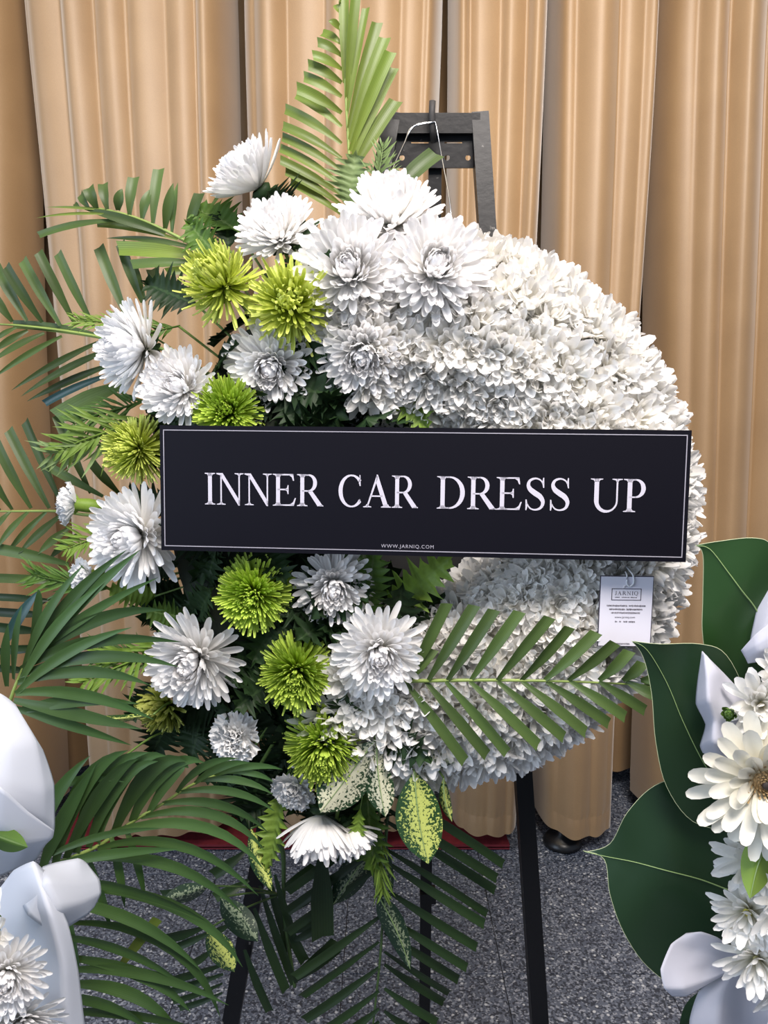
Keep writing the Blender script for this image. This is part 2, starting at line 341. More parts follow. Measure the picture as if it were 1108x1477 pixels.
# ------------------------------------------------------------------ easel
def easel():
    t = thing('easel', (0, 1.2, 0), 'black painted metal easel holding up the white flower wreath', 'easel')
    YB = 1.30
    tl, tr = P(566, 182, YB), P(691, 182, YB)
    def down(px, py, Yg):                               # a leg reaches the floor along its picture line
        return P(px, py, Yg)
    # front legs lean towards the room: pass through pixel lines measured on the photograph
    def leg(top, px, py, name):
        # choose foot depth so that foot is on the floor
        q = P(px, py, 1.12); d = q - top; s = (0.0 - top.z) / d.z; V, Fc = [], []
        bar(V, Fc, top + Vector((0, 0, 0.016)), top + d * s, 0.027, 0.027); part(name, V, Fc, 'black_metal', t, smooth=False)
    leg(tr, 778, 1477, 'leg'); leg(tl, 338, 1450, 'leg')
    V, Fc = [], []; bar(V, Fc, tl, tr, 0.030, 0.030, Vector((0, 0, 1))); tb = part('top_bar', V, Fc, 'black_metal', t, smooth=False)
    # perforated plate built around its slots and holes
    p0, p1 = P(566, 192, YB + 0.002), P(685, 243, YB + 0.002); z0, z1 = p1.z, p0.z; x0, x1 = p0.x, p1.x
    slots = [P(606, 206, YB), P(654, 206, YB)]; zs = slots[0].z
    V, Fc = [], []
    box(V, Fc, ((x0 + x1) / 2, YB, (z1 + zs + 0.0012) / 2), x1 - x0, 0.003, z1 - zs - 0.0012)
    xs = [x0, slots[0].x - 0.014, slots[0].x + 0.014, slots[1].x - 0.014, slots[1].x + 0.014, x1]
    for k in (0, 2, 4): box(V, Fc, ((xs[k] + xs[k + 1]) / 2, YB, zs), xs[k + 1] - xs[k], 0.003, 0.0024)
    hz = P(600, 228, YB).z; hr = 0.0042
    box(V, Fc, ((x0 + x1) / 2, YB, (zs - 0.0012 + hz + hr) / 2), x1 - x0, 0.003, zs - 0.0012 - hz - hr)
    hx = [P(v, 228, YB).x for v in (580, 612, 645, 675)]; ed = [x0]
    for h in hx: ed += [h - hr, h + hr]
    ed.append(x1)
    for k in range(0, len(ed), 2): box(V, Fc, ((ed[k] + ed[k + 1]) / 2, YB, hz), ed[k + 1] - ed[k], 0.003, 2 * hr)
    for h in hx:                                        # rounded hole corners
        for k in range(4):
            a0 = k * math.pi / 2; c = Vector((h, YB - 0.0015, hz)); b = len(V)
            V.append(c + Vector((hr * (1 if k in (0, 3) else -1), 0, hr * (1 if k in (0, 1) else -1))))
            for q in range(4):
                an = a0 + q * math.pi / 6; V.append(c + Vector((hr * math.cos(an), 0, hr * math.sin(an))))
            for q in range(3): Fc.append((b, b + 1 + q, b + 2 + q))
    box(V, Fc, ((x0 + x1) / 2, YB, (hz - hr + z0) / 2), x1 - x0, 0.003, hz - hr - z0)
    part('perforated_plate', V, Fc, 'black_metal', t, smooth=False)
    V, Fc = [], []; top = P(628, 195, YB + 0.02); q = P(612, 1477, 1.345); d = q - top; s = -top.z / d.z
    bar(V, Fc, top, top + d * s, 0.021, 0.021); rl = part('rear_leg', V, Fc, 'black_metal', t, smooth=False)
    V, Fc = [], []; c = P(617, 1290, 1.335); box(V, Fc, c, 0.03, 0.03, 0.02); part('hinge', V, Fc, 'black_metal', rl, smooth=False, origin=t.location)
    V, Fc = [], []; tube(V, Fc, [P(626, 205, YB - 0.018), P(624, 186, YB - 0.03), P(623, 165, YB - 0.035), P(624, 146, YB - 0.034)], 0.0052, 10)
    part('hook', V, Fc, 'hook_rubber', tb, origin=t.location)
easel()

# ------------------------------------------------------------------ wreath base
RM, RA, RD = 0.262, 0.110, 0.078
def tor(th, ph, ra=RA, rd=RD):                          # th around the ring, ph around the tube (0 outward, 90 front)
    return WC + (WX * math.cos(th) + WU * math.sin(th)) * (RM + ra * math.cos(ph)) + WN * (rd * math.sin(ph))
def wreath_base():
    t = thing('wreath_base', WC, 'dark foam wreath ring with black backing under the flowers', 'wreath')
    V, Fc = [], []
    for i in range(48):
        for j in range(16): V.append(tor(i * math.pi / 24, j * math.pi / 8, RA * 0.92, RD * 0.9))
    for i in range(48):
        for j in range(16): Fc.append((i * 16 + j, ((i + 1) % 48) * 16 + j, ((i + 1) % 48) * 16 + (j + 1) % 16, i * 16 + (j + 1) % 16))
    part('foam_ring', V, Fc, 'foam', t)
    V, Fc = [], []
    for s in (-0.055, -0.066):
        for i in range(48): V.append(WC + (WX * math.cos(i * math.pi / 24) + WU * math.sin(i * math.pi / 24)) * 0.345 + WN * s)
    Fc = [tuple(range(48)), tuple(range(95, 47, -1))] + [(i, i + 48, 48 + (i + 1) % 48, (i + 1) % 48) for i in range(48)]
    part('backing_board', V, Fc, 'black_board', t, smooth=False)
    for a, m, b in (((597, 182), (580, 215), (562, 258)), ((594, 184), (584, 205), (560, 262)), ((629, 180), (637, 225), (650, 300))):
        V, Fc = [], []; pts = crom([P(626, 176, 1.262), P(*a, 1.262), P(*m, 1.24), P(*b, 1.17), PW(b[0], b[1] + 45, 0.0)], 4); tube(V, Fc, pts, 0.0011, 5)
        part('hanging_wire', V, Fc, 'wire', t)
wreath_base()

# ------------------------------------------------------------------ flowers
PROF = [(0, .42), (.2, .62), (.42, .86), (.64, 1.0), (.82, .98), (.94, .78), (1.0, .36)]
PROF_S = [(0, .45), (.35, .78), (.66, 1.0), (.88, .80), (1.0, .28)]
PROF_T = [(0, .8), (.35, .9), (.65, .9), (.85, 1.1), (1.0, .7)]
def petal(V, Fc, U, L, W, el, curl, az, r0=0.0, z0=0.0, cup=0.25, prof=PROF, twist=0.0, curlpow=1.0, wav=0.0):
    """one blade growing from the flower axis (z): el start elevation, curl change of elevation along it (radians)"""
    b = len(V); x, z = r0, z0; s0 = 0; ca, sa = math.cos(az), math.sin(az)
    for s, wd in prof:
        a = el + curl * (s ** curlpow); x += math.cos(a) * (s - s0) * L; z += math.sin(a) * (s - s0) * L; s0 = s
        hw = W * wd / 2; nx_, nz = -math.sin(a), math.cos(a)
        for k, e in enumerate((-1, 0, 1)):
            c = cup * hw * 2 * (abs(e) - 0.4) + (wav * W * random.uniform(-1, 1) if s > .3 else 0)
            px, py, pz = x + nx_ * c, e * hw + twist * s * L * 0.3, z + nz * c
            V.append((px * ca - py * sa, px * sa + py * ca, pz)); U.append((k / 2, s))
    for i in range(len(prof) - 1):
        for k in range(2):
            q = b + i * 3 + k; Fc.append((q, q + 1, q + 4, q + 3))
MUMTIERS = [(28, 1.0, 0, 24, .140), (30, .94, 11, 27, .140), (31, .87, 22, 30, .135), (31, .80, 32, 33, .13), (30, .73, 42, 44, .125), (29, .66, 50, 54, .115), (27, .59, 57, 62, .11), (24, .52, 64, 66, .10), (19, .46, 71, 66, .095), (13, .40, 78, 56, .085), (7, .38, 86, 30, .07)]
def petal_mesh(tier, mat, droop=0):
    n, L, el, cu, W = MUMTIERS[tier]; V, Fc, U = [], [], []
    petal(V, Fc, U, L * .95, W, R(el + droop), R(cu), 0, 0.05, 0.0 + tier * 0.02, 0.32); return mesh('petal', V, Fc, mat, U)
def inner_mesh(seed, mat, a=2):
    rnd = random.Random(seed); V, Fc, U = [], [], []
    for ti in range(a, len(MUMTIERS)):
        n, L, el, cu, W = MUMTIERS[ti]
        for k in range(n):
            petal(V, Fc, U, L * rnd.uniform(.88, 1.08), W * rnd.uniform(.85, 1.1), R(el + rnd.uniform(-7, 7)), R(cu + rnd.uniform(-12, 12)), 2 * math.pi * (k + rnd.random() * .5 + ti * .37) / n, 0.04, ti * .022, .32)
    return mesh('inner_petals', V, Fc, mat, U)
def calyx_mesh():
    V, Fc, U = [], [], []
    for k in range(12): petal(V, Fc, U, .34, .12, R(-38), R(40), k * math.pi / 6, 0, -.10, .2, PROF_S)
    b = len(V); n = 10
    for i, (r, z) in enumerate([(.05, -.28), (.16, -.16), (.22, -.04), (.15, .02)]):
        for j in range(n): V.append((r * math.cos(2 * math.pi * j / n), r * math.sin(2 * math.pi * j / n), z)); U.append((.2, .5))
    for i in range(3):
        for j in range(n): Fc.append((b + i * n + j, b + i * n + (j + 1) % n, b + (i + 1) * n + (j + 1) % n, b + (i + 1) * n + j))
    return mesh('calyx', V, Fc, 'leaf_dark', U)
def centre_mesh(mat, r=.12, h=.25):
    V, Fc = [], []; n = 12
    for i in range(5):
        a = i * math.pi / 8.2
        for j in range(n): V.append((r * math.cos(a) * math.cos(2 * math.pi * j / n), r * math.cos(a) * math.sin(2 * math.pi * j / n), h + r * .7 * math.sin(a)))
    for i in range(4):
        for j in range(n): Fc.append((i * n + j, i * n + (j + 1) % n, (i + 1) * n + (j + 1) % n, (i + 1) * n + j))
    Fc.append(tuple(4 * n + j for j in range(n)))
    return mesh('centre', V, Fc, mat)
def orient(o, d, roll, scale):
    q = Vector(d).normalized().to_track_quat('Z', 'Y'); o.rotation_mode = 'QUATERNION'
    o.rotation_quaternion = q @ Quaternion((0, 0, 1), roll); o.scale = (scale,) * 3
def stem_to(root, base, mat='stem_green', r=0.003):
    """stem from the flower's back to a world point, as a part in the flower's own space"""
    bpy_m = Matrix.LocRotScale(root.location, root.rotation_quaternion, root.scale); inv = bpy_m.inverted(); s = root.scale[0]
    a = Vector((0, 0, -.2)); e = inv @ Vector(base); V, Fc = [], []
    m = a + Vector((0, 0, -.35)) if e.length > .9 else (a + e) / 2
    tube(V, Fc, crom([a, m, e], 4) if e.length > .9 else [a, e], r / s, 6)
    link('stem', mesh('stem', V, Fc, mat), root)
CAL = calyx_mesh(); CEN = centre_mesh('flower_centre')
PM = {m: [petal_mesh(0, m), petal_mesh(1, m)] for m in ('white_petal',)}
INN = [inner_mesh(s, 'white_petal', 2) for s in (1, 2, 3)]
def foam_near(p):                                       # nearest point in the foam ring core
    v = Vector(p) - WC; u, x = v.dot(WU), v.dot(WX); th = math.atan2(u, x)
    return WC + (WX * math.cos(th) + WU * math.sin(th)) * RM
def white_mum(pos, d, rad, label, group=None, spread=0, base=None, pet=(0, 1, 2), seed=0):
    rnd = random.Random(seed + 100)
    t = thing('white_chrysanthemum', pos, label, 'flower', group); orient(t, d, rnd.uniform(0, 6), rad)
    for ti in pet:
        n = MUMTIERS[ti][0]
        for k in range(n):
            o = link('petal', PM['white_petal'][ti], t)
            o.rotation_euler = (rnd.uniform(-.12, .12), R(spread * (1 - ti * .3)) + rnd.gauss(0, .10), 2 * math.pi * (k + rnd.random() * .5 + ti * .37) / n)
            s = rnd.uniform(.86, 1.06); o.scale = (s, rnd.uniform(.85, 1.1), 1)
    o = stuff(link('inner_petals', INN[seed % 3], t)); o.scale = (1, 1, 1.0)
    link('calyx', CAL, t)
    stem_to(t, base or foam_near(pos)); return t
def spider_mesh(seed, mat, n, curl, lo, hi, W, rag):
    rnd = random.Random(seed); V, Fc, U = [], [], []
    for k in range(n):
        f = (k + .5) / n; el = lo + (hi - lo) * (f ** 1.15); az = k * 2.39996 + rnd.uniform(-.2, .2)
        L = (1 - .30 * f) * rnd.uniform(1 - rag, 1 + rag * .3)
        petal(V, Fc, U, L, W * rnd.uniform(.8, 1.2), R(el + rnd.uniform(-8, 8)), R(curl * rnd.uniform(.2, 1.3)), az, .02, .06 * f, .45, PROF_T, rnd.uniform(-.25, .25), 2.2)
    return mesh('ray_petals', V, Fc, mat, U)
def green_mum(pos, d, rad, label, mat, kind, seed, group=None, base=None):
    rnd = random.Random(seed); t = thing('green_chrysanthemum', pos, label, 'flower', group); orient(t, d, rnd.uniform(0, 6), rad)
    if kind == 'pom':
        stuff(link('outer_ray_petals', spider_mesh(seed, mat, 300, 10, -28, 36, .062, .12), t))
        stuff(link('inner_ray_petals', spider_mesh(seed + 50, mat, 320, 20, 30, 89, .055, .10), t))
    elif kind == 'spider':
        stuff(link('outer_ray_petals', spider_mesh(seed, mat, 170, 40, -40, 30, .066, .28), t))
        stuff(link('inner_ray_petals', spider_mesh(seed + 50, mat, 170, 55, 25, 88, .064, .28), t))
    else:
        stuff(link('outer_ray_petals', spider_mesh(seed, mat, 130, 60, -30, 40, .12, .1), t))
        stuff(link('inner_ray_petals', spider_mesh(seed + 50, mat, 80, 60, 40, 86, .11, .1), t))
    link('calyx', CAL, t); stem_to(t, base or foam_near(pos)); return t
def dirpx(dx, dy, dz): return Vector((dx, dy, dz))
WH = [((374, 272), 70, (-.62, -.42, .70), .03, 'white chrysanthemum seen from the side at the top of the palm sprays', -24, 4),
      ((208, 505), 72, (-.72, -.68, .10), .05, 'large white chrysanthemum facing sideways above the fern sprigs', 0, 2),
      ((266, 562), 62, (-.18, -.95, .22), .07, 'domed white chrysanthemum beside a green pompom above the sign corner', -10, 3),
      ((392, 528), 70, (.02, -.96, -.20), .055, 'white chrysanthemum under the yellow-green spider blossom', 6, 1),
      ((405, 345), 62, (-.15, -.80, .55), .045, 'white chrysanthemum tucked behind the yellow-green spider blossoms', -4, 5),
      ((505, 395), 84, (-.05, -.97, .12), .085, 'full white chrysanthemum touching the yellow-green spider blossom', 0, 6),
      ((625, 392), 80, (.08, -.96, .16), .09, 'full white chrysanthemum with blush centre facing out near the easel hook', 0, 7),
      ((522, 508), 72, (.02, -.93, -.28), .07, 'white chrysanthemum with drooping petals above the dark wreath centre', 10, 8),
      ((565, 325), 78, (.02, -.62, .75), .05, 'white chrysanthemum facing upward at the wreath crest under the easel hook', 0, 9),
      ((204, 772), 80, (-.32, -.93, .05), .055, 'white chrysanthemum half covered by the lower corner of the black sign', 6, 10),
      ((286, 948), 78, (-.20, -.96, -.05), .07, 'white chrysanthemum beside the olive blossom and above the carnation', 6, 11),
      ((547, 938), 74, (.04, -1, .02), .115, 'wide open white chrysanthemum at the base of the horizontal palm frond', 10, 12),
      ((480, 842), 62, (.12, -.95, -.10), .07, 'white chrysanthemum shaded under the lower edge of the black sign', 4, 13),
      ((462, 1172), 74, (-.02, -.30, -.95), .06, 'white chrysanthemum hanging face down below the variegated leaves', -42, 14),
      ((500, 1190), 52, (.42, -.25, -.85), .05, 'small white chrysanthemum hanging behind the face-down blossom', -42, 15)]
for (p, r, d, dep, lab, sp, sd) in WH:
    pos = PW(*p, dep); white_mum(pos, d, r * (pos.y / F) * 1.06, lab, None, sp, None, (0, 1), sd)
GR = [((322, 412), 66, (-.42, -.72, .45), .085, 'yellow-green spider chrysanthemum facing up beside its front-facing twin', 'lime_petal', 'spider', 21),
      ((420, 440), 70, (.08, -.97, .10), .10, 'yellow-green spider chrysanthemum facing front over white petals', 'lime_petal', 'spider', 22),
      ((331, 594), 57, (.0, -.97, .18), .075, 'green pompom chrysanthemum rising over the top edge of the black sign', 'green_petal', 'pom', 23),
      ((200, 648), 52, (-.52, -.82, .10), .05, 'pale green chrysanthemum beside the end of the black sign', 'lime_petal', 'pom', 24),
      ((367, 856), 62, (-.05, -.98, -.02), .085, 'green pompom chrysanthemum just below the black sign', 'green_petal', 'pom', 25),
      ((428, 968), 62, (.0, -.98, -.06), .085, 'green pompom chrysanthemum beside the wide open white blossom', 'green_petal', 'pom', 26),
      ((468, 1072), 66, (.02, -.92, -.25), .075, 'green pompom chrysanthemum above the cream variegated leaves', 'green_petal', 'pom', 27),
      ((238, 1018), 46, (-.80, -.55, -.15), .02, 'olive green chrysanthemum turned away beneath the white blossom', 'olive_petal', 'shag', 28)]
for (p, r, d, dep, lab, mt, kd, sd) in GR:
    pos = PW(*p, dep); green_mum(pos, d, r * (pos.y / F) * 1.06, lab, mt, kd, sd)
# carnations
def carnation_mesh(seed):
    rnd = random.Random(seed); random.seed(seed); V, Fc, U = [], [], []
    for ti, (n, L, el, cu, W) in enumerate([(9, 1.0, 12, 18, .62), (9, .92, 30, 20, .6), (8, .85, 48, 20, .55), (7, .8, 64, 15, .5), (6, .74, 80, 10, .4)]):
        for k in range(n):
            az = 2 * math.pi * (k + rnd.random() * .6 + ti * .4) / n; b = len(V); ca, sa = math.cos(az), math.sin(az)
            e0 = R(el + rnd.uniform(-8, 8)); x = z = 0
            ns, nw = 6, 8
            for i in range(ns + 1):
                s = i / ns; a = e0 + R(cu) * s
                if i: x += math.cos(a) * L / ns; z += math.sin(a) * L / ns
                for j in range(nw + 1):
                    e = j / nw * 2 - 1; hw = W * (.12 + .88 * s ** .8) / 2
                    wv = .09 * s * s * math.sin(j * 2.4 + k * 1.7 + ti) + .05 * s * rnd.uniform(-1, 1)
                    ext = (-.10 * e * e * s + (.04 * (1 if j % 2 else -1) if i == ns else 0))
                    px = x + math.cos(a) * ext - math.sin(a) * wv; pz = z + math.sin(a) * ext + math.cos(a) * wv; py = e * hw
                    V.append((px * ca - py * sa, px * sa + py * ca, pz)); U.append((j / nw, s))
            for i in range(ns):
                for j in range(nw):
                    q = b + i * (nw + 1) + j; Fc.append((q, q + 1, q + nw + 2, q + nw + 1))
    return mesh('ruffled_petals', V, Fc, 'carnation_petal', U)
def carn_calyx():
    V, Fc = [], []; n = 10
    for (r, z) in [(.10, -.95), (.26, -.8), (.30, -.4), (.27, -.05), (.36, .08)]:
        for j in range(n): rr = r * (1.0 if z < 0 else (1.25 if j % 2 else .8)); V.append((rr * math.cos(2 * math.pi * j / n), rr * math.sin(2 * math.pi * j / n), z))
    for i in range(4):
        for j in range(n): Fc.append((i * n + j, i * n + (j + 1) % n, (i + 1) * n + (j + 1) % n, (i + 1) * n + j))
    return mesh('calyx', V, Fc, 'leaf_bright', [(.2, .5)] * len(V))
CM = [carnation_mesh(s) for s in (5, 6)]; CCX = carn_calyx()
for (p, r, d, dep, lab, sd) in [((344, 1060), 44, (-.15, -.95, .1), .06, 'ruffled white carnation beneath a white chrysanthemum', 0),
                                ((112, 728), 36, (-.95, -.25, .12), .03, 'white carnation in profile with bright green calyx beside the palm leaflets', 1),
                                ((428, 1132), 40, (-.25, -.80, -.25), .05, 'white carnation tucked under the lowest green pompom', 1),
                                ((130, 832), 34, (-.7, -.65, -.1), .03, 'white carnation half hidden behind arching palm leaflets', 0)]:
    pos = PW(*p, dep); t = thing('white_carnation', pos, lab, 'flower'); orient(t, d, sd * 2.1, r * pos.y / F)
    stuff(link('ruffled_petals', CM[sd], t)); link('calyx', CCX, t); stem_to(t, foam_near(pos))

# mass of small white chrysanthemums covering the ring
def head_mesh(seed, mat='mass_petal'):
    rnd = random.Random(seed); V, Fc, U = [], [], []
    for ti, (n, L, el, cu, W) in enumerate([(14, 1.0, 14, 16, .27), (14, .98, 28, 16, .27), (13, .90, 42, 16, .25), (10, .78, 56, 14, .22), (6, .62, 72, 10, .18)]):
        for k in range(n):
            petal(V, Fc, U, L * rnd.uniform(.8, 1.1), W * rnd.uniform(.8, 1.15), R(el + rnd.uniform(-14, 14)), R(cu * rnd.uniform(-.6, 1.6)), 2 * math.pi * (k + rnd.random() * .6 + ti * .4) / n, .04, ti * .03, rnd.uniform(.1, .4), PROF_S, rnd.uniform(-.3, .3))
    return mesh('petals', V, Fc, mat, U)
HM = [head_mesh(s) for s in range(40, 46)]; HC = centre_mesh('yellow_centre', .13, .12); HC2 = centre_mesh('flower_centre', .10, .10)
def head(pos, d, rad, label, group, k, base=None, hc=None):
    t = thing('small_white_chrysanthemum', pos, label, 'flower', group); orient(t, d, k * 1.7, rad)
    stuff(link('petals', HM[k % 6], t)); link('centre', hc or (HC if k % 17 == 3 else HC2), t)
    if base is not None: stem_to(t, base, r=.002)
    return t
rows = [(200, 15), (176, 18), (152, 21), (128, 24), (104, 26), (80, 28), (56, 30), (32, 31), (8, 31), (-18, 28)]
kk = 0
def zone(pos, ph, k):
    x, y = proj(pos); s = 'yellow-eyed small white chrysanthemum ' if k % 17 == 3 else 'small white chrysanthemum '
    row = 'on the wreath rim ' if ph < 40 else ('on the wreath front ' if ph < 120 else 'along the inner ring edge ')
    if y < 612: return s + row + ('under the easel plate' if x < 720 else 'above the black sign')
    if y < 815: return s + row + 'behind the black sign'
    if x > 850: return s + row + 'around the florist card'
    return s + row + ('under the level palm frond' if y > 880 else 'just below the black sign')
for ri, (ph, n) in enumerate(rows):
    for i in range(n):
        th = R(-112 + 228 * (i + (.5 if ri % 2 else .0) + random.uniform(-.18, .18)) / n); p_ = R(ph + random.uniform(-6, 6))
        if th > R(98) and ph < 60: pass
        pos = tor(th, p_, RA * .98, RD * .98)
        nrm = ((WX * math.cos(th) + WU * math.sin(th)) * math.cos(p_) / RA + WN * math.sin(p_) / RD).normalized()
        nrm = (nrm + Vector((random.uniform(-.2, .2), random.uniform(-.2, .2), random.uniform(-.2, .2)))).normalized()
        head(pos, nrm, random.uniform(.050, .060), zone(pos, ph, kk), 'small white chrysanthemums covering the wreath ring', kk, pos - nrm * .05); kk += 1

# ------------------------------------------------------------------ sign
def glyphs():
    """serif capitals as lists of polygons; cap height 1"""
    T, H, S = .15, .055, .035
    def rect(x0, y0, x1, y1): return [(x0, y0), (x1, y0), (x1, y1), (x0, y1)]
    def serif(cx, y, up, w, st):                        # bracketed slab
        s = 1 if up else -1; h = st / 2
        return [(cx - w, y), (cx + w, y), (cx + w, y + s * S * .7), (cx + h + .03, y + s * S * 1.3), (cx + h, y + s * .10), (cx - h, y + s * .10), (cx - h - .03, y + s * S * 1.3), (cx - w, y + s * S * .7)]
    def stem(cx, st=T, w=.2, y0=0, y1=1, b=True, t=True):
        o = [rect(cx - st / 2, y0, cx + st / 2, y1)]
        if b: o.append(serif(cx, 0, True, w, st))
        if t: o.append(serif(cx, 1, False, w, st))
        return o
    def stroke(pts, ws):
        o = []; k = len(pts); Ls, Rs = [], []
        for i in range(k):
            a, b = Vector(pts[max(i - 1, 0)]), Vector(pts[min(i + 1, k - 1)]); t = (b - a).normalized(); n = Vector((-t.y, t.x)); p = Vector(pts[i])
            Ls.append(tuple(p + n * ws[i] / 2)); Rs.append(tuple(p - n * ws[i] / 2))
        for i in range(k - 1): o.append([Ls[i], Rs[i], Rs[i + 1], Ls[i + 1]])
        return o
    def arc(cx, cy, rx, ry, a0, a1, thin_w, thick_w, n=28):
        pts, ws = [], []
        for i in range(n + 1):
            a = R(a0 + (a1 - a0) * i / n); pts.append((cx + rx * math.cos(a), cy + ry * math.sin(a))); ws.append(thin_w + (thick_w - thin_w) * abs(math.cos(a)) ** 1.6)
        return stroke(pts, ws)
    G = {}
    G['I'] = (.46, stem(.23, T, .20))
    G['N'] = (1.08, [rect(.17, 0, .17 + H, .95), serif(.2, 0, True, .17, H), [(.02, 1), (.26, 1), (.92, .12), (.92, -.02), (.86, -.02), (.16, .93), (.02, .965)], rect(.865, 0, .92, 1), serif(.892, 1, False, .17, H)])
    G['E'] = (.92, stem(.22, T, .20) + [rect(.2, 1 - S * 1.3, .80, 1), [(.80, 1), (.83, .79), (.79, .79), (.74, .90), (.66, .95), (.60, .96)], rect(.2, .49, .60, .535), [(.62, .65), (.62, .37), (.585, .37), (.56, .46), (.48, .50), (.48, .53), (.56, .56), (.585, .65)], rect(.2, 0, .82, S * 1.3), [(.82, 0), (.90, .25), (.86, .25), (.79, .12), (.70, .06), (.6, .045)]])
    bowl = lambda: [rect(.2, 1 - .045, .46, 1), rect(.2, .455, .46, .50)] + arc(.44, .7275, .265, .25, -92, 92, .045, .145)
    G['P'] = (.80, stem(.22, T, .20) + [rect(.2, .955, .42, 1), rect(.2, .43, .42, .475)] + arc(.40, .715, .26, .262, -92, 92, .045, .145))
    G['R'] = (1.0, stem(.22, T, .20) + bowl() + [[(.42, .48), (.60, .48), (.98, .04), (1.0, 0), (.80, 0)], [(.78, 0), (1.02, 0), (1.02, .028), (.95, .05)]])
    G['C'] = (1.0, arc(.55, .5, .42, .485, 38, 322, .05, .155, 44) + [[(.855, 1.0), (.89, 1.0), (.905, .66), (.865, .66), (.81, .82), (.86, .88)], [(.90, .20), (.87, .25), (.82, .17), (.86, .14)]])
    G['A'] = (1.08, [[(.13, .02), (.19, .02), (.57, .93), (.53, 1.0), (.515, 1.0)], [(.51, 1.02), (.56, 1.02), (.97, .02), (.79, .02), (.49, .78)], rect(.29, .33, .74, .375), serif(.16, 0, True, .16, H), serif(.88, 0, True, .19, .17)])
    G['D'] = (1.06, stem(.22, T, .20) + [rect(.2, .955, .46, 1), rect(.2, 0, .46, .045)] + arc(.44, .5, .47, .478, -92, 92, .045, .16, 36))
    sp = [Vector(v) for v in ((.69, .80), (.61, .92), (.44, .975), (.26, .92), (.19, .78), (.26, .64), (.42, .53), (.60, .42), (.70, .26), (.64, .09), (.46, .018), (.27, .06), (.15, .22))]
    sw = [.03, .045, .05, .08, .12, .155, .17, .165, .13, .085, .05, .045, .03]
    pts = []; wsx = []
    for i, q in enumerate(crom(sp, 4)):
        pts.append(tuple(q)); f = i / 4; k = min(int(f), len(sw) - 2); wsx.append(sw[k] + (sw[k + 1] - sw[k]) * (f - k))
    G['S'] = (.84, stroke(pts, wsx) + [[(.69, 1.0), (.725, 1.0), (.735, .69), (.70, .69), (.66, .84)], [(.11, 0), (.145, 0), (.185, .14), (.145, .33), (.105, .33)]])
    up, uw = [], []
    for i in range(25):
        a = math.pi + math.pi * i / 24; up.append((.555 + .335 * math.cos(a), .335 + .33 * math.sin(a))); uw.append(T + (H - T) * min(1, (i / 24) * 1.5) if i > 0 else T)
    G['U'] = (1.08, [rect(.22 - T / 2, .33, .22 + T / 2, 1), serif(.22, 1, False, .20, T), rect(.89 - H / 2, .33, .89 + H / 2, 1), serif(.89, 1, False, .17, H)] + stroke(up, uw))
    G['J'] = (.56, [rect(.30, .16, .45, 1), serif(.375, 1, False, .20, T)] + arc(.23, .17, .147, .17, 0, -165, .06, .13, 14))
    G['Q'] = (1.06, arc(.52, .5, .42, .485, 0, 360, .05, .155, 44) + [[(.46, .04), (.60, .04), (.92, -.20), (1.02, -.20), (1.02, -.24), (.84, -.26)]])
    return G
def sign():
    pl, pr = P(231.5, 704, 1.000), P(993.8, 716.5, 0.945); X = (pr - pl); W = X.length; X.normalize()
    U = Vector((0, math.sin(R(4)), math.cos(R(4)))); U = (U - X * U.dot(X)).normalized(); Nn = X.cross(U).normalized()
    Nn = -Nn if Nn.y > 0 else Nn
    H = W * 0.2435; c = (pl + pr) / 2
    t = thing('name_sign', c - U * H / 2, 'long black name board with white serif lettering across the wreath', 'sign')
    q = lambda u, v, d=0.0: c + X * (u * W) + U * (v * H) + Nn * d          # u,v from -0.5 to 0.5
    V, Fc = [], []; box(V, Fc, c - Nn * .002, W, .004, H, (X, -Nn, U)); bd = part('board', V, Fc, 'sign_black', t, smooth=False)
    V, Fc = [], []
    iu, iv = .5 - 6.0 / 762, .5 - 7.0 / 185; lw = .0011
    for (a, b) in (((-iu, iv), (iu, iv)), ((-iu, -iv), (iu, -iv))): 
        m = (q(*a) + q(*b)) / 2; box(V, Fc, m + Nn * .0005, (q(*b) - q(*a)).length + lw, .0006, lw, (X, -Nn, U))
    for (a, b) in (((-iu, -iv), (-iu, iv)), ((iu, -iv), (iu, iv))):
        m = (q(*a) + q(*b)) / 2; box(V, Fc, m + Nn * .0005, lw, .0006, (q(*b) - q(*a)).length, (X, -Nn, U))
    part('border_line', V, Fc, 'sign_line', bd, smooth=False, origin=t.location)
    G = glyphs(); cap = 46.5 / 185; base = .5 - 113.5 / 182
    for word, x0, x1 in (('INNER', 298, 475), ('CAR', 496, 613), ('DRESS', 640, 832), ('UP', 857, 937)):
        tot = sum(G[ch][0] for ch in word); x = x0; sc = (x1 - x0) / tot
        for ch in word:
            V, Fc = [], []
            for poly in G[ch][1]:
                b = len(V)
                for (gx, gy) in poly: V.append(q((x + gx * sc - 612.7) / 762.3, base + gy * cap, .0008))
                Fc.append(tuple(range(b, b + len(poly))))
            o = part('letter', V, Fc, 'sign_white', bd, smooth=False, origin=t.location); o['label'] = 'white serif letter ' + ch
            x += G[ch][0] * sc
    text_mesh('WWW.JARNIQ.COM', q(( 599.5 - 612.7) / 762.3, .5 - 171.5 / 185, .0008), X, U, 76 * .00089, 't', 'sign_line', bd, 'website_line', t.location)
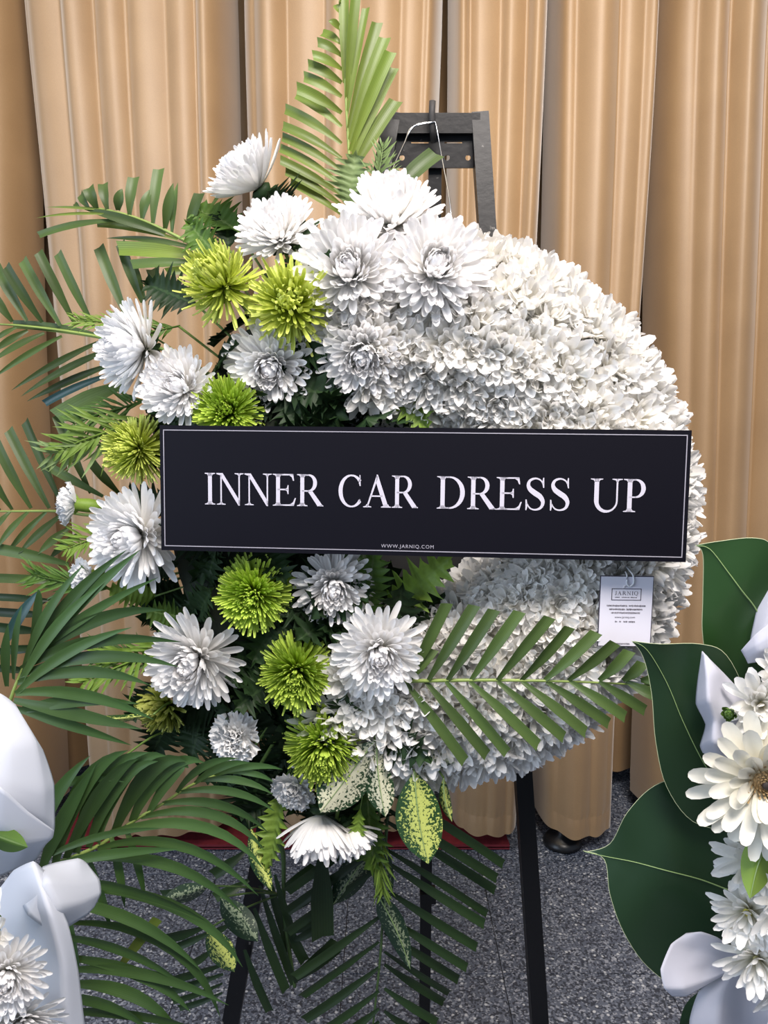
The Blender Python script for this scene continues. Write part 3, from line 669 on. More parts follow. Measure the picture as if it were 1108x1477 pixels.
def text_mesh(s, pos, X, U, width, how, mat, parent, name, org):
    cu = bpy.data.curves.new(name, 'FONT'); cu.body = s; cu.align_x = 'CENTER'; cu.align_y = 'CENTER'; cu.size = 1.0
    if how == 't': cu.space_character = 1.18
    cu.resolution_u = 3
    o = bpy.data.objects.new(name + '_src', cu); COL.objects.link(o); dg = bpy.context.evaluated_depsgraph_get(); dg.update()
    me = bpy.data.meshes.new_from_object(o.evaluated_get(dg)); bpy.data.objects.remove(o)
    xs = [v.co.x for v in me.vertices] or [0, 1]; wd = max(xs) - min(xs) or 1; k = width / wd
    for v in me.vertices: v.co = pos + X * (v.co.x * k) + U * (v.co.y * k) - org
    me.materials.clear(); me.materials.append(MATS[mat]); return link(name, me, parent)
sign()
# small card
def card():
    Y = 0.985; a, b, c_ = P(866, 830, Y), P(943.5, 831, Y), P(869, 932, Y - .004)
    X = (b - a); W = X.length; X.normalize(); U = (a - c_); U = (U - X * U.dot(X)); H = U.length; U.normalize(); Nn = X.cross(U); Nn = -Nn if Nn.y > 0 else Nn
    sh = (c_ - a).dot(X) / H
    c = a + X * (W / 2) - U * (H / 2); t = thing('hanging_card', c, 'small white florist card with dark edge hanging on white flowers', 'card')
    V, Fc = [], []; box(V, Fc, c, W, .0016, H, (X, -Nn, U)); part('card_edge', V, Fc, 'card_ink', t, smooth=False)
    V, Fc = [], []; box(V, Fc, c + Nn * .0008, W - .0022, .001, H - .0022, (X, -Nn, U)); cf = part('card_face', V, Fc, 'card_white', t, smooth=False)
    q = lambda px, py: a + X * ((px - 866) / 77.5 * W) - U * ((py - 830) / 103 * H) + Nn * .0016
    V, Fc = [], []
    for (x0, y0, x1, y1) in ((883, 848, 926, 849), (883, 864.3, 926, 865.3), (883, 848, 884, 865), (925, 848, 926, 865)):
        b0 = len(V); V += [q(x0, y0), q(x1, y0), q(x1, y1), q(x0, y1)]; Fc.append((b0, b0 + 1, b0 + 2, b0 + 3))
    part('logo_frame', V, Fc, 'card_ink', cf, smooth=False, origin=t.location)
    s = W / 77.5
    G = glyphs(); tot = sum(G[ch][0] for ch in 'JARNIQ') + .15 * 5; sc = 34.0 / tot; x = 887.5
    for ch in 'JARNIQ':
        V, Fc = [], []
        for poly in G[ch][1]:
            b0 = len(V); V += [q(x + gx * sc, 857.6 - gy * 5.6) for gx, gy in poly]; Fc.append(tuple(range(b0, len(V))))
        part('logo_letter', V, Fc, 'card_ink', cf, smooth=False, origin=t.location); x += (G[ch][0] + .15) * sc
    text_mesh('www.jarniq.com', q(904, 889.8), X, U, 29.5 * s, '', 'card_ink', cf, 'text_line', t.location)
    # print too blurred to read in the photograph stays unreadable: fine ink ticks at each word's place
    rn = random.Random(9)
    for y, h, words in ((860.9, 1.5, ((888.3, 895.1), (898, 908.9), (910.9, 920.2))), (873.2, 2.4, ((876.9, 906.7), (909, 932.4))), (878.4, 2.4, ((880.7, 903.8), (905.8, 928.9))),
                        (883.5, 2.4, ((883.8, 925.7),)), (896.3, 2.2, ((889.9, 892.9), (896.1, 898.4), (902.2, 907.9), (909.9, 919.0))), (928.6, 2.2, ((891.8, 912.0),))):
        V, Fc = [], []
        for x0, x1 in words:
            x = x0
            while x < x1:
                w_, d, e = rn.uniform(.55, .95), h * rn.uniform(.35, .6), h * rn.uniform(.35, .6); b0 = len(V)
                V += [q(x, y - d), q(x + w_, y - d), q(x + w_, y + e), q(x, y + e)]; Fc.append((b0, b0 + 1, b0 + 2, b0 + 3)); x += w_ + rn.uniform(.3, .6)
        part('printed_line', V, Fc, 'card_ink', cf, smooth=False, origin=t.location)
    V, Fc = [], []; tube(V, Fc, crom([q(905, 826) - Nn * .01, q(904, 830), q(903.5, 840) + Nn * .002, q(908, 844.5) + Nn * .002, q(913, 840) + Nn * .002, q(913, 830), q(911, 824) - Nn * .012, q(909, 815) - Nn * .05], 4), .0011, 6)
    part('clip', V, Fc, 'clip_plastic', t)
card()

# ------------------------------------------------------------------ palm fronds
def strip(p0, p1, p2, w, face, blunt=True, fold=.25, n=9, wp=None):
    """blade along a quadratic curve p0-p1-p2, folded along its middle"""
    V, Fc, U = [], [], []
    for i in range(n + 1):
        s = i / n; p = p0 * (1 - s) ** 2 + p1 * 2 * s * (1 - s) + p2 * s * s; t = ((p1 - p0) * (1 - s) + (p2 - p1) * s).normalized()
        sd = t.cross(face); sd.normalize(); nn = sd.cross(t)
        if blunt: k = min(1, .35 + 1.3 * s) if s < .5 else 1.0
        else: k = (min(1, .4 + 1.6 * s)) * (1 - max(0, (s - .45) / .55) ** 1.8) + .02
        cut = (t * (w * .18) if (blunt and i == n) else Vector())
        for j, e in enumerate((-1, -.5, 0, .5, 1)):
            V.append(p + sd * (e * w * k / 2) + nn * (abs(e) * fold * w * k / 2) + cut * e); U.append((j / 4, s))
    for i in range(n):
        for j in range(4): q = i * 5 + j; Fc.append((q, q + 1, q + 6, q + 5))
    return V, Fc, U
FACE = Vector((0, -1, 0))
def frond(name, label, rach, leaflets, mat, rmat='rachis_green', rr=(.0035, .0012), Y=1.2, dy=0.02, group=None, blunt=True, sag=.06, rnd_seed=0, cat='palm frond', fold=.3, root=None):
    rnd = random.Random(rnd_seed)
    rp = [P(*r) if len(r) == 3 else P(r[0], r[1], Y) for r in rach]
    if root is not None: rp = [root] + rp
    t = thing(name, rp[0], label, cat, group)
    pts = crom(rp, 5); V, Fc = [], []; k = len(pts); tube(V, Fc, pts, [rr[0] + (rr[1] - rr[0]) * i / (k - 1) for i in range(k)], 6); part('rachis', V, Fc, rmat, t)
    for lf in leaflets:
        (bx, by), (ex, ey), wpx = lf[0], lf[1], lf[2]; opt = lf[3] if len(lf) > 3 else {}
        near = min(pts, key=lambda p: ((P(bx, by, p.y) - p)).length); y0 = near.y - .001
        y1 = y0 + opt.get('dy', rnd.uniform(-dy, dy)); a, e = P(bx, by, y0), P(ex, ey, y1)
        if 'c' in opt: m = P(*opt['c'], (y0 + y1) / 2 - .01)
        else: m = (a + e) / 2 + Vector((0, -.01, sag * (e - a).length * rnd.uniform(.3, 1)))
        fc = (FACE + Vector((rnd.uniform(-.35, .35), 0, rnd.uniform(-.1, .4)))).normalized()
        V, Fc, U = strip(a, m, e, wpx * 1.22 * y0 / F, fc, opt.get('blunt', blunt), fold); part('leaflet', V, Fc, opt.get('m', mat), t, U)
    return t
c1 = C(1.9786, 0, 0); c7 = C(3.358, 0, 240); c3 = C(2.216, 0, 400); c6 = C(1.9103, 380, 780); c8 = C(3.381, 420, 1040); cb = C(3.693, 180, 1180); cl = C(4.22, 0, 700); c2 = C(3.078, 60, 1000)
def L(c, b, e, w, **o):
    if 'c' in o: o['c'] = c(*o['c'])
    return (c(*b), c(*e), w, o)
root = lambda px, py: foam_near(PW(px, py, 0))
# upright frond
lf = [L(c1, (975 - i * .0, y0), (x1, y1), w, blunt=bl) for i, (y0, x1, y1, w, bl) in enumerate([(8, 962, -8, 6, False), (40, 952, 16, 8, False), (86, 937, 60, 9, False), (126, 920, 96, 10, True), (160, 907, 122, 10, True), (198, 893, 160, 11, True), (236, 880, 186, 11, True), (276, 868, 220, 11, True), (322, 848, 252, 12, True), (362, 846, 270, 11, True), (410, 815, 312, 11, True), (452, 808, 362, 11, True), (488, 806, 392, 10, True), (528, 800, 424, 10, True), (556, 800, 458, 10, True), (586, 815, 490, 10, True), (612, 830, 520, 10, True)])]
lf += [((bx, by), (ex, ey), w, {}) for (bx, by, ex, ey, w) in [(497, 120, 496, -30, 11), (500, 142, 514, -15, 11), (501, 165, 528, 12, 8), (502, 190, 544, 33, 12), (504, 205, 555, 55, 13), (505, 218, 563, 75, 13), (506, 235, 566, 98, 14), (508, 248, 571, 146, 15)]]
frond('palm_frond', 'upright trimmed palm frond rising above the wreath against the curtain', [(512, 318), (505, 240), (499, 140), (493, 0), (489, -40)], lf, 'palm_yellow_blade', Y=1.22, root=root(525, 420), rnd_seed=1)
# leaf stub right of it
frond('palm_frond', 'short cut palm blade beside the easel plate', [(560, 285), (575, 268)], [((562, 285), (629, 222), 19, {}), ((556, 288), (568, 245), 12, {})], 'palm_blade', Y=1.2, root=root(560, 400), rnd_seed=2)
# arching frond, upper left
lf = [L(c7, b, e, w, blunt=bl) for b, e, w, bl in [((905, 360), (968, 132), 12, True), ((835, 318), (862, 78), 9, False), ((800, 300), (840, 80), 11, False), ((742, 275), (770, 15), 12, True), ((690, 252), (732, 108), 11, False), ((628, 235), (648, 55), 12, True), ((572, 212), (592, 108), 11, False), ((520, 208), (500, 86), 11, True), ((470, 205), (430, 105), 13, True), ((430, 200), (392, 135), 10, True), ((385, 200), (362, 180), 6, False)]]
lf += [L(c7, b, e, w, blunt=bl, m=m) for b, e, w, bl, m in [((800, 330), (400, 205), 11, False, 'palm_blade'), ((560, 262), (190, 335), 9, True, 'palm_blade'), ((860, 355), (470, 278), 8, True, 'palm_yellow_blade'), ((960, 400), (515, 348), 7, False, 'palm_blade'), ((985, 440), (575, 400), 17, True, 'palm_yellow_blade'), ((985, 470), (640, 478), 12, True, 'palm_blade'), ((960, 510), (808, 512), 9, True, 'palm_yellow_blade'), ((560, 235), (175, 250), 3, False, 'palm_yellow_blade'), ((520, 215), (225, 198), 3, False, 'palm_yellow_blade')]]
frond('palm_frond', 'arching palm frond with upright blades above the white side-facing blossom', [c7(985, 420), c7(940, 385), c7(830, 325), c7(700, 265), c7(590, 228), c7(480, 205), c7(380, 198)], lf, 'palm_blade', Y=1.17, root=root(330, 420), rnd_seed=3)
# left frond with cut tips
lf = [L(c7, b, e, w) for b, e, w in [((455, 775), (282, 420), 11), ((365, 765), (186, 416), 11), ((292, 770), (112, 455), 12), ((205, 755), (30, 485), 12), ((130, 748), (-15, 490), 12), ((60, 752), (-40, 610), 11), ((620, 740), (480, 392), 13), ((690, 660), (585, 372), 12), ((700, 640), (640, 470), 12), ((775, 590), (735, 500), 13)]]
lf += [L(c7, b, e, w, blunt=False) for b, e, w in [((80, 780), (-30, 850), 6), ((135, 795), (-40, 905), 8), ((215, 808), (-50, 955), 8), ((300, 822), (-40, 1030), 7), ((480, 850), (55, 1085), 8), ((555, 878), (100, 1115), 9), ((550, 955), (130, 1138), 9)]]
lf += [L(c7, (560, 1000), (218, 1148), 9, m='palm_blue_blade'), L(c7, (620, 1050), (278, 1215), 22), L(c7, (560, 845), (65, 768), 11), L(c7, (920, 600), (760, 600), 16)]
frond('palm_frond', 'long horizontal palm frond behind the large side-facing white chrysanthemum', [c7(640, 870), c7(560, 840), c7(300, 795), c7(60, 768), c7(-80, 765)], lf, 'palm_blade', Y=1.19, root=root(330, 520), rnd_seed=4)
# lower left frond
lf = [L(c3, b, e, w) for b, e, w in [((290, 690), (180, 440), 11), ((205, 738), (82, 460), 12), ((158, 738), (28, 488), 12), ((100, 738), (-15, 520), 12), ((40, 742), (-50, 590), 11), ((0, 745), (-70, 650), 11), ((330, 700), (130, 590), 11), ((380, 690), (290, 590), 11)]]
lf += [L(cl, b, e, w, blunt=False) for b, e, w in [((62, 162), (-40, 290), 7), ((172, 162), (-30, 400), 8), ((282, 162), (30, 430), 8), ((372, 182), (110, 420), 10), ((420, 262), (230, 420), 10), ((470, 300), (300, 450), 9)]]
frond('palm_frond', 'palm frond with white-edged blades beside the profile carnation', [c3(340, 760), c3(190, 748), c3(40, 748), c3(-60, 748)], lf, 'palm_blade', Y=1.18, root=root(240, 720), rnd_seed=5)
# folded blades below it
lf = [L(cl, b, e, w) for b, e, w in [((420, 480), (-10, 385), 14), ((410, 590), (-20, 565), 11)]] + [L(cl, b, e, w, m='palm_dark_blade') for b, e, w in [((300, 700), (-20, 680), 9), ((290, 790), (-20, 770), 11), ((270, 890), (-20, 860), 12), ((240, 1000), (-20, 1010), 9), ((230, 1130), (-20, 1110), 9), ((280, 980), (60, 990), 8)]]
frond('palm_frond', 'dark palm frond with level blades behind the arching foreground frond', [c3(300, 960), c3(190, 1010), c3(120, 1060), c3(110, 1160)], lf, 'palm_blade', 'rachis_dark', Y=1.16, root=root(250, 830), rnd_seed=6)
# horizontal frond in front of the white mass
ub = [400, 455, 508, 572, 645, 710, 775, 840, 925, 990, 1040]; ut = [(505, 172), (582, 178), (636, 190), (706, 195), (788, 210), (842, 237), (917, 252), (968, 280), (1008, 303), (1045, 335), (1095, 372)]
db = [390, 447, 503, 568, 645, 712, 780, 845, 925, 1000, 1050]; dt = [(555, 607), (616, 590), (672, 583), (757, 563), (828, 541), (888, 528), (952, 502), (997, 485), (1052, 466), (1090, 430), (1120, 405)]
lf = [L(c6, (b, 384), e, 14.5, dy=-.01) for b, e in zip(ub, ut)] + [L(c6, (b, 388), e, 13.5, dy=-.02, m='palm_blade') for i, (b, e) in enumerate(zip(db, dt))] + [L(c6, (395, 388), (470, 300), 12, dy=0)]
frond('palm_frond', 'trimmed palm frond lying level across the white flowers below the sign', [(*c6(388, 387), .985), (*c6(620, 384), .965), (*c6(850, 388), .955), (*c6(1060, 398), .955)], lf, 'palm_blade', Y=.965, root=PW(520, 985, .06), rnd_seed=7)
# frond hanging below the wreath
lf = []
for (tx, ty) in [(1035, 695), (1003, 765), (995, 822), (957, 935), (942, 988), (905, 1100), (858, 1200), (816, 1258), (772, 1322), (745, 1368), (712, 1465), (640, 1530), (560, 1570)]:
    lf.append(L(c8, (455, ty - .63 * (tx - 455)), (tx, ty), 12))
for (tx, ty) in [(-20, 830), (-20, 930), (-20, 1030), (15, 1245), (50, 1340), (65, 1455), (150, 1510), (230, 1540), (290, 1560)]:
    lf.append(L(c8, (428, ty - .70 * (428 - tx)), (tx, ty), 12))
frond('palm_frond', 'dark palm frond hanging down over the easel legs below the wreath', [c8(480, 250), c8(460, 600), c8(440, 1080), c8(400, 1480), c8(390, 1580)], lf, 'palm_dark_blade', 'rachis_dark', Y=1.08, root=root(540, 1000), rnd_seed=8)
# second dark frond beside the left leg
lf = [L(cb, b, e, w) for b, e, w in [((720, 360), (905, 880), 12), ((690, 480), (860, 915), 12), ((640, 700), (775, 1025), 14), ((740, 230), (880, 700), 11), ((800, 300), (900, 620), 10), ((840, 370), (1010, 255), 12), ((860, 500), (1020, 385), 13), ((880, 610), (1015, 540), 10), ((890, 650), (1020, 590), 10), ((905, 830), (1120, 650), 12), ((905, 870), (1130, 700), 12), ((870, 560), (960, 760), 14)]]
lf += [L(cb, b, e, w) for b, e, w in [((640, 180), (470, 300), 14), ((660, 330), (480, 420), 13), ((420, 580), (195, 640), 15), ((470, 600), (230, 700), 10), ((480, 690), (330, 790), 11), ((520, 780), (205, 870), 13), ((525, 830), (235, 925), 10), ((520, 880), (255, 975), 8), ((520, 930), (290, 1010), 8), ((400, 370), (200, 410), 13), ((560, 560), (470, 600), 10)]]
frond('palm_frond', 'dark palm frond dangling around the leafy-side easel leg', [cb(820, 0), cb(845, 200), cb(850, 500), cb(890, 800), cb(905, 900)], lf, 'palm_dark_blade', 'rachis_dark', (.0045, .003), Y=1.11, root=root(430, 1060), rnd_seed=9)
# broad hanging strap
frond('palm_frond', 'single broad palm blade hanging beneath the face-down white chrysanthemum', [c8(150, 560), c8(150, 640)], [L(c8, (150, 640), (155, 1050), 29)], 'palm_dark_blade', 'rachis_dark', Y=1.07, root=root(480, 1060), rnd_seed=10)
# foreground frond sprays on the left arrangement
YF = .86
ARR = P(-70, 1330, .82)
fg = [((30, 985), (70, 900), (150, 840), 11), ((24, 1000), (90, 930), (190, 905), 11), ((15, 1030), (100, 1000), (200, 1015), 12), ((35, 960), (60, 880), (120, 815), 10), ((45, 945), (90, 860), (183, 793), 11), ((48, 945), (105, 870), (202, 793), 13), ((45, 950), (110, 885), (228, 833), 10), ((38, 955), (140, 870), (238, 880), 13), ((30, 965), (120, 905), (262, 926), 13), ((28, 975), (140, 925), (258, 962), 12), ((25, 985), (130, 950), (216, 988), 12), ((22, 1000), (120, 985), (222, 1038), 13), ((20, 1010), (110, 1030), (205, 1052), 13), ((18, 1020), (90, 1040), (190, 1075), 12), ((20, 980), (20, 920), (32, 872), 9), ((10, 990), (5, 940), (12, 900), 9), ((45, 930), (60, 860), (55, 850), 8)]
frond('palm_frond', 'glossy arching palm frond rising behind the white wrapping paper', [(0, 1060, YF), (15, 1010, YF), (30, 970, YF), (52, 925, YF)], [(b, e, w, {'c': m, 'blunt': False, 'dy': -.02}) for b, m, e, w in [(b, m, e, w * 1.25) for b, m, e, w in fg]] + [((4, 935), (58, 850), 15, {'m': 'palm_blue_blade', 'blunt': False})], 'palm_glossy_blade', Y=YF, root=ARR, rnd_seed=11, fold=.2)
fg = [((258, 1143), (340, 1126), (396, 1170), 9), ((235, 1159), (330, 1142), (386, 1200), 11), ((203, 1179), (320, 1145), (381, 1226), 11), ((160, 1200), (310, 1155), (381, 1254), 12), ((140, 1224), (270, 1180), (373, 1292), 13), ((110, 1240), (260, 1215), (350, 1318), 13), ((100, 1280), (285, 1278), (350, 1395), 14), ((100, 1330), (275, 1325), (318, 1468), 14), ((90, 1380), (220, 1390), (275, 1460), 14), ((90, 1420), (200, 1410), (260, 1490), 14), ((60, 1460), (190, 1450), (300, 1490), 13),
      ((255, 1143), (290, 1090), (345, 1094), 9), ((281, 1130), (320, 1095), (362, 1100), 9), ((310, 1119), (360, 1095), (408, 1110), 8), ((330, 1114), (370, 1110), (395, 1128), 7), ((290, 1126), (350, 1115), (394, 1146), 8),
      ((80, 1245), (110, 1100), (185, 1082), 18), ((110, 1230), (135, 1090), (215, 1085), 18), ((140, 1215), (175, 1075), (240, 1090), 18), ((165, 1200), (215, 1075), (270, 1098), 18), ((190, 1185), (235, 1075), (295, 1100), 17), ((215, 1172), (262, 1085), (272, 1108), 14), ((60, 1255), (85, 1180), (140, 1100), 16), ((60, 1240), (140, 1195), (235, 1195), 8), ((80, 1265), (100, 1330), (115, 1400), 12), ((130, 1240), (150, 1300), (160, 1340), 12), ((60, 1150), (110, 1110), (180, 1128), 9),
      ((40, 1262), (60, 1150), (130, 1090), 17), ((95, 1238), (150, 1110), (200, 1094), 16), ((128, 1222), (165, 1100), (228, 1098), 15), ((70, 1250), (160, 1225), (260, 1225), 11), ((50, 1270), (180, 1262), (300, 1330), 13), ((60, 1300), (200, 1300), (290, 1400), 13), ((70, 1350), (180, 1352), (270, 1425), 13), ((90, 1400), (210, 1385), (330, 1450), 12), ((60, 1440), (160, 1430), (220, 1490), 13), ((180, 1190), (200, 1240), (210, 1300), 9), ((160, 1205), (175, 1260), (180, 1310), 9)]
frond('palm_frond', 'large glossy palm frond spreading over the floor from the white paper wrap', [(0, 1290, .83), (60, 1255, .84), (138, 1222, .85), (190, 1186, .86), (235, 1159, .86), (281, 1130, .87), (330, 1114, .87), (390, 1106, .87)], [(b, e, w, {'c': m, 'blunt': False, 'dy': -.015}) for b, m, e, w in [(b, m, e, w * 1.18) for b, m, e, w in fg]] + [((165, 1405), (228, 1325), 13, {'blunt': True, 'm': 'palm_yellow_blade'})], 'palm_glossy_blade', Y=.85, root=ARR, rnd_seed=12, fold=.2)

# ------------------------------------------------------------------ shaped leaves from rows (left edge, middle, right edge)
def leaf(name, label, rows, mat, Y, cat='leaf', group=None, rib='rib_pale', bulge=0.0, edge=None, root=None, ribr=.0011, stem_mat='stem_green', petiole=True):
    up = lambda q: P(q[0], q[1], q[2] if len(q) > 2 else Y)
    Ls, Ms, Rs = (crom([up(r[k]) for r in rows], 5) for k in (0, 1, 2))
    t = thing(name, Ms[0], label, cat, group); V, Fc, U = [], [], []; n = len(Ms)
    for i in range(n):
        for j, (a, b, s) in enumerate(((Ls, Ms, 0), (Ls, Ms, .33), (Ls, Ms, .67), (Ms, Ms, 0), (Ms, Rs, .33), (Ms, Rs, .67), (Ms, Rs, 1))):
            p = a[i].lerp(b[i], s); k = math.sin(math.pi * s) if a is not b else 0
            V.append(p + Vector((0, -bulge * k, 0))); U.append((j / 6, i / (n - 1)))
    for i in range(n - 1):
        for j in range(6): q = i * 7 + j; Fc.append((q, q + 1, q + 8, q + 7))
    bl = part('blade', V, Fc, mat, t, U)
    if rib:
        V, Fc = [], []; tube(V, Fc, [m + Vector((0, -.0006, 0)) for m in Ms], [ribr * (1.1 - .8 * i / n) for i in range(n)], 5); part('midrib', V, Fc, rib, bl, origin=t.location)
    if edge:
        for e in (Ls, Rs): V, Fc = [], []; tube(V, Fc, e, edge, 4); part('pale_edge', V, Fc, 'rib_edge', bl, origin=t.location)
    if root is not None:
        V, Fc = [], []; tube(V, Fc, crom([root, (Ms[0] + root) / 2 + Vector((0, 0, .005)), Ms[0]], 4), .0016, 5); part('petiole', V, Fc, stem_mat, t)
    return t
VR = PW(540, 1040, .06)
def simple_rows(base, tip, w, side=0.0, y0=None, y1=None, fat=.5, n=6):
    b, e = Vector(base), Vector(tip); d = e - b; nn = Vector((-d.y, d.x)).normalized(); out = []
    for i in range(n + 1):
        s = i / n; k = (math.sin(math.pi * min(1, s ** (math.log(.5) / math.log(fat)))) ** .75 + .02) * w / 2; c = b + d * s + nn * (side * math.sin(math.pi * s))
        y = (y0 + (y1 - y0) * s) if y0 else None
        out.append(tuple((q.x, q.y) + ((y + dd,) if y else ()) for q, dd in ((c - nn * k, .012 * math.sin(math.pi * s)), (c, 0), (c + nn * k, .012 * math.sin(math.pi * s)))))
    return out
leaf('variegated_leaf', 'cream speckled variegated leaf with brown tip over the lowest green pompom', simple_rows((541, 1068), (462, 1172), 68, 0, .99, .97, .56), 'varieg_cream', .98, root=VR)
leaf('variegated_leaf', 'cream speckled variegated leaf pointing straight down between two others', simple_rows((543, 1070), (556, 1178), 40, 3, .99, .975, .6), 'varieg_cream', .985, root=VR)
leaf('variegated_leaf', 'cream speckled variegated leaf lying sideways beneath the horizontal palm frond', simple_rows((545, 1066), (655, 1100), 46, 4, 1.0, .99, .5), 'varieg_cream', .99, root=VR)
leaf('variegated_leaf', 'broad yellow speckled variegated leaf hanging before the curtain hem', simple_rows((598, 1112), (618, 1246), 66, 4, .99, .96, .52), 'varieg_yellow', .975, root=VR)
leaf('variegated_leaf', 'narrow yellow speckled leaf edge-on behind the broad yellow one', simple_rows((640, 1122), (652, 1185), 16, 4, 1.0, .99), 'varieg_yellow', .995, root=PW(600, 1070, .05))
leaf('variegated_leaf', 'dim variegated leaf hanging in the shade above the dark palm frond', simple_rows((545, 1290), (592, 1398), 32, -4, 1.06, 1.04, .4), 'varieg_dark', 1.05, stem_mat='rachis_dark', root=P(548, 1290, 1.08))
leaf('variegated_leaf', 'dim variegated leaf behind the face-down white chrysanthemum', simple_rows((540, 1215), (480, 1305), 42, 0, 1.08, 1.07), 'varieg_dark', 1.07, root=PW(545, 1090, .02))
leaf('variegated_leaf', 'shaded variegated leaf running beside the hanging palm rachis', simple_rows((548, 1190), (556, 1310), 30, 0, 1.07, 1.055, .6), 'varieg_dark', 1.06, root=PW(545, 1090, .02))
leaf('variegated_leaf', 'yellow speckled leaf hanging among the arching palm blades by the leafy-side easel leg', simple_rows((300, 1340), (338, 1402), 38, 0, 1.0, .99), 'varieg_yellow', .99, rib=None, stem_mat='rachis_dark', root=P(405, 1290, 1.11))
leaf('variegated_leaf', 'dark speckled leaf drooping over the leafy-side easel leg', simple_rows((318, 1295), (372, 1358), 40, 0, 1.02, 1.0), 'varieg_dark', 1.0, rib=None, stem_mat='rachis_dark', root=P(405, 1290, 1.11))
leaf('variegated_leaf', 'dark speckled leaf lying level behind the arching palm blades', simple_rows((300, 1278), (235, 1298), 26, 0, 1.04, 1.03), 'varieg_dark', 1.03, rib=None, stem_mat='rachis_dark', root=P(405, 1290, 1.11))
leaf('variegated_leaf', 'small yellow speckled leaf showing through the glossy palm blades', simple_rows((178, 1092), (150, 1162), 16, 0, 1.0, 1.0), 'varieg_yellow', 1.0, rib=None, root=PW(250, 1050, 0))
leaf('variegated_leaf', 'long narrow speckled leaf between the arching palm blades and olive blossom', simple_rows((222, 1030), (105, 1036), 11, -4, 1.0, .98), 'varieg_yellow', .99, rib=None, root=PW(260, 1010, 0))
leaf('variegated_leaf', 'yellow speckled leaf hanging beside the face-down white chrysanthemum', simple_rows((362, 1195), (392, 1285), 26, 4, 1.04, 1.0), 'varieg_yellow', 1.02, rib=None, stem_mat='rachis_dark', root=P(405, 1190, 1.11))
# rubber plant leaves of the right arrangement
RARR = P(1230, 1230, .80)
leaf('rubber_plant_leaf', 'mid green rubber plant leaf standing upright beside the curtain', [((1003, 786, .80), (1005, 787, .80), (1007, 786, .80)), ((1014, 800, .80), (1024, 792, .795), (1036, 781, .79)), ((1014, 860, .805), (1050, 825, .79), (1085, 776, .78)), ((1014, 920, .81), (1070, 852, .79), (1112, 786, .78)), ((1030, 985, .82), (1092, 882, .80), (1120, 830, .79)), ((1090, 1010, .83), (1110, 930, .81), (1130, 880, .80))][::-1], 'rubber_leaf_light', .80, rib='rib_pale', edge=.0004, root=RARR, ribr=.0009)
leaf('rubber_plant_leaf', 'dark rubber plant leaf whose tip covers the florist card corner', [((911, 924, .79), (913, 925, .79), (915, 925, .79)), ((928, 948, .79), (934, 938, .785), (952, 929, .78)), ((940, 1000, .79), (962, 985, .785), (1010, 929, .78)), ((946, 1070, .79), (985, 1040, .785), (1048, 945, .78)), ((962, 1135, .79), (1015, 1100, .785), (1080, 1010, .78)), ((1000, 1185, .79), (1050, 1150, .785), (1105, 1090, .78)), ((1060, 1200, .79), (1080, 1190, .785), (1120, 1150, .78))][::-1], 'rubber_leaf', .78, rib='rib_pale', edge=.00035, root=RARR, ribr=.0007)
leaf('rubber_plant_leaf', 'large dark rubber plant leaf spread over the terrazzo floor', [((841, 1227, .84), (843, 1228, .84), (845, 1229, .84)), ((872, 1240, .83), (874, 1235, .83), (880, 1217, .83)), ((880, 1290, .82), (915, 1243, .815), (905, 1172, .82)), ((900, 1345, .81), (960, 1255, .80), (945, 1133, .82)), ((935, 1395, .81), (1010, 1268, .80), (1000, 1120, .82)), ((985, 1425, .81), (1055, 1285, .80), (1050, 1140, .81)), ((1060, 1420, .81), (1095, 1300, .80), (1090, 1190, .80)), ((1110, 1350, .81), (1120, 1310, .80), (1120, 1260, .80))][::-1], 'rubber_leaf', .82, rib='rib_pale', edge=.00035, root=RARR, ribr=.0010)
leaf('rubber_plant_leaf', 'dark rubber plant leaf in the shade between the paper petals', simple_rows((1130, 1120), (1035, 935), 130, 0, .83, .82, .5), 'rubber_leaf', .82, rib=None, root=RARR)
leaf('rubber_plant_leaf', 'dark rubber plant leaf edge below the lowest paper petal', simple_rows((1060, 1440), (980, 1480), 60, 0, .80, .80), 'rubber_leaf', .80, rib=None, root=RARR)

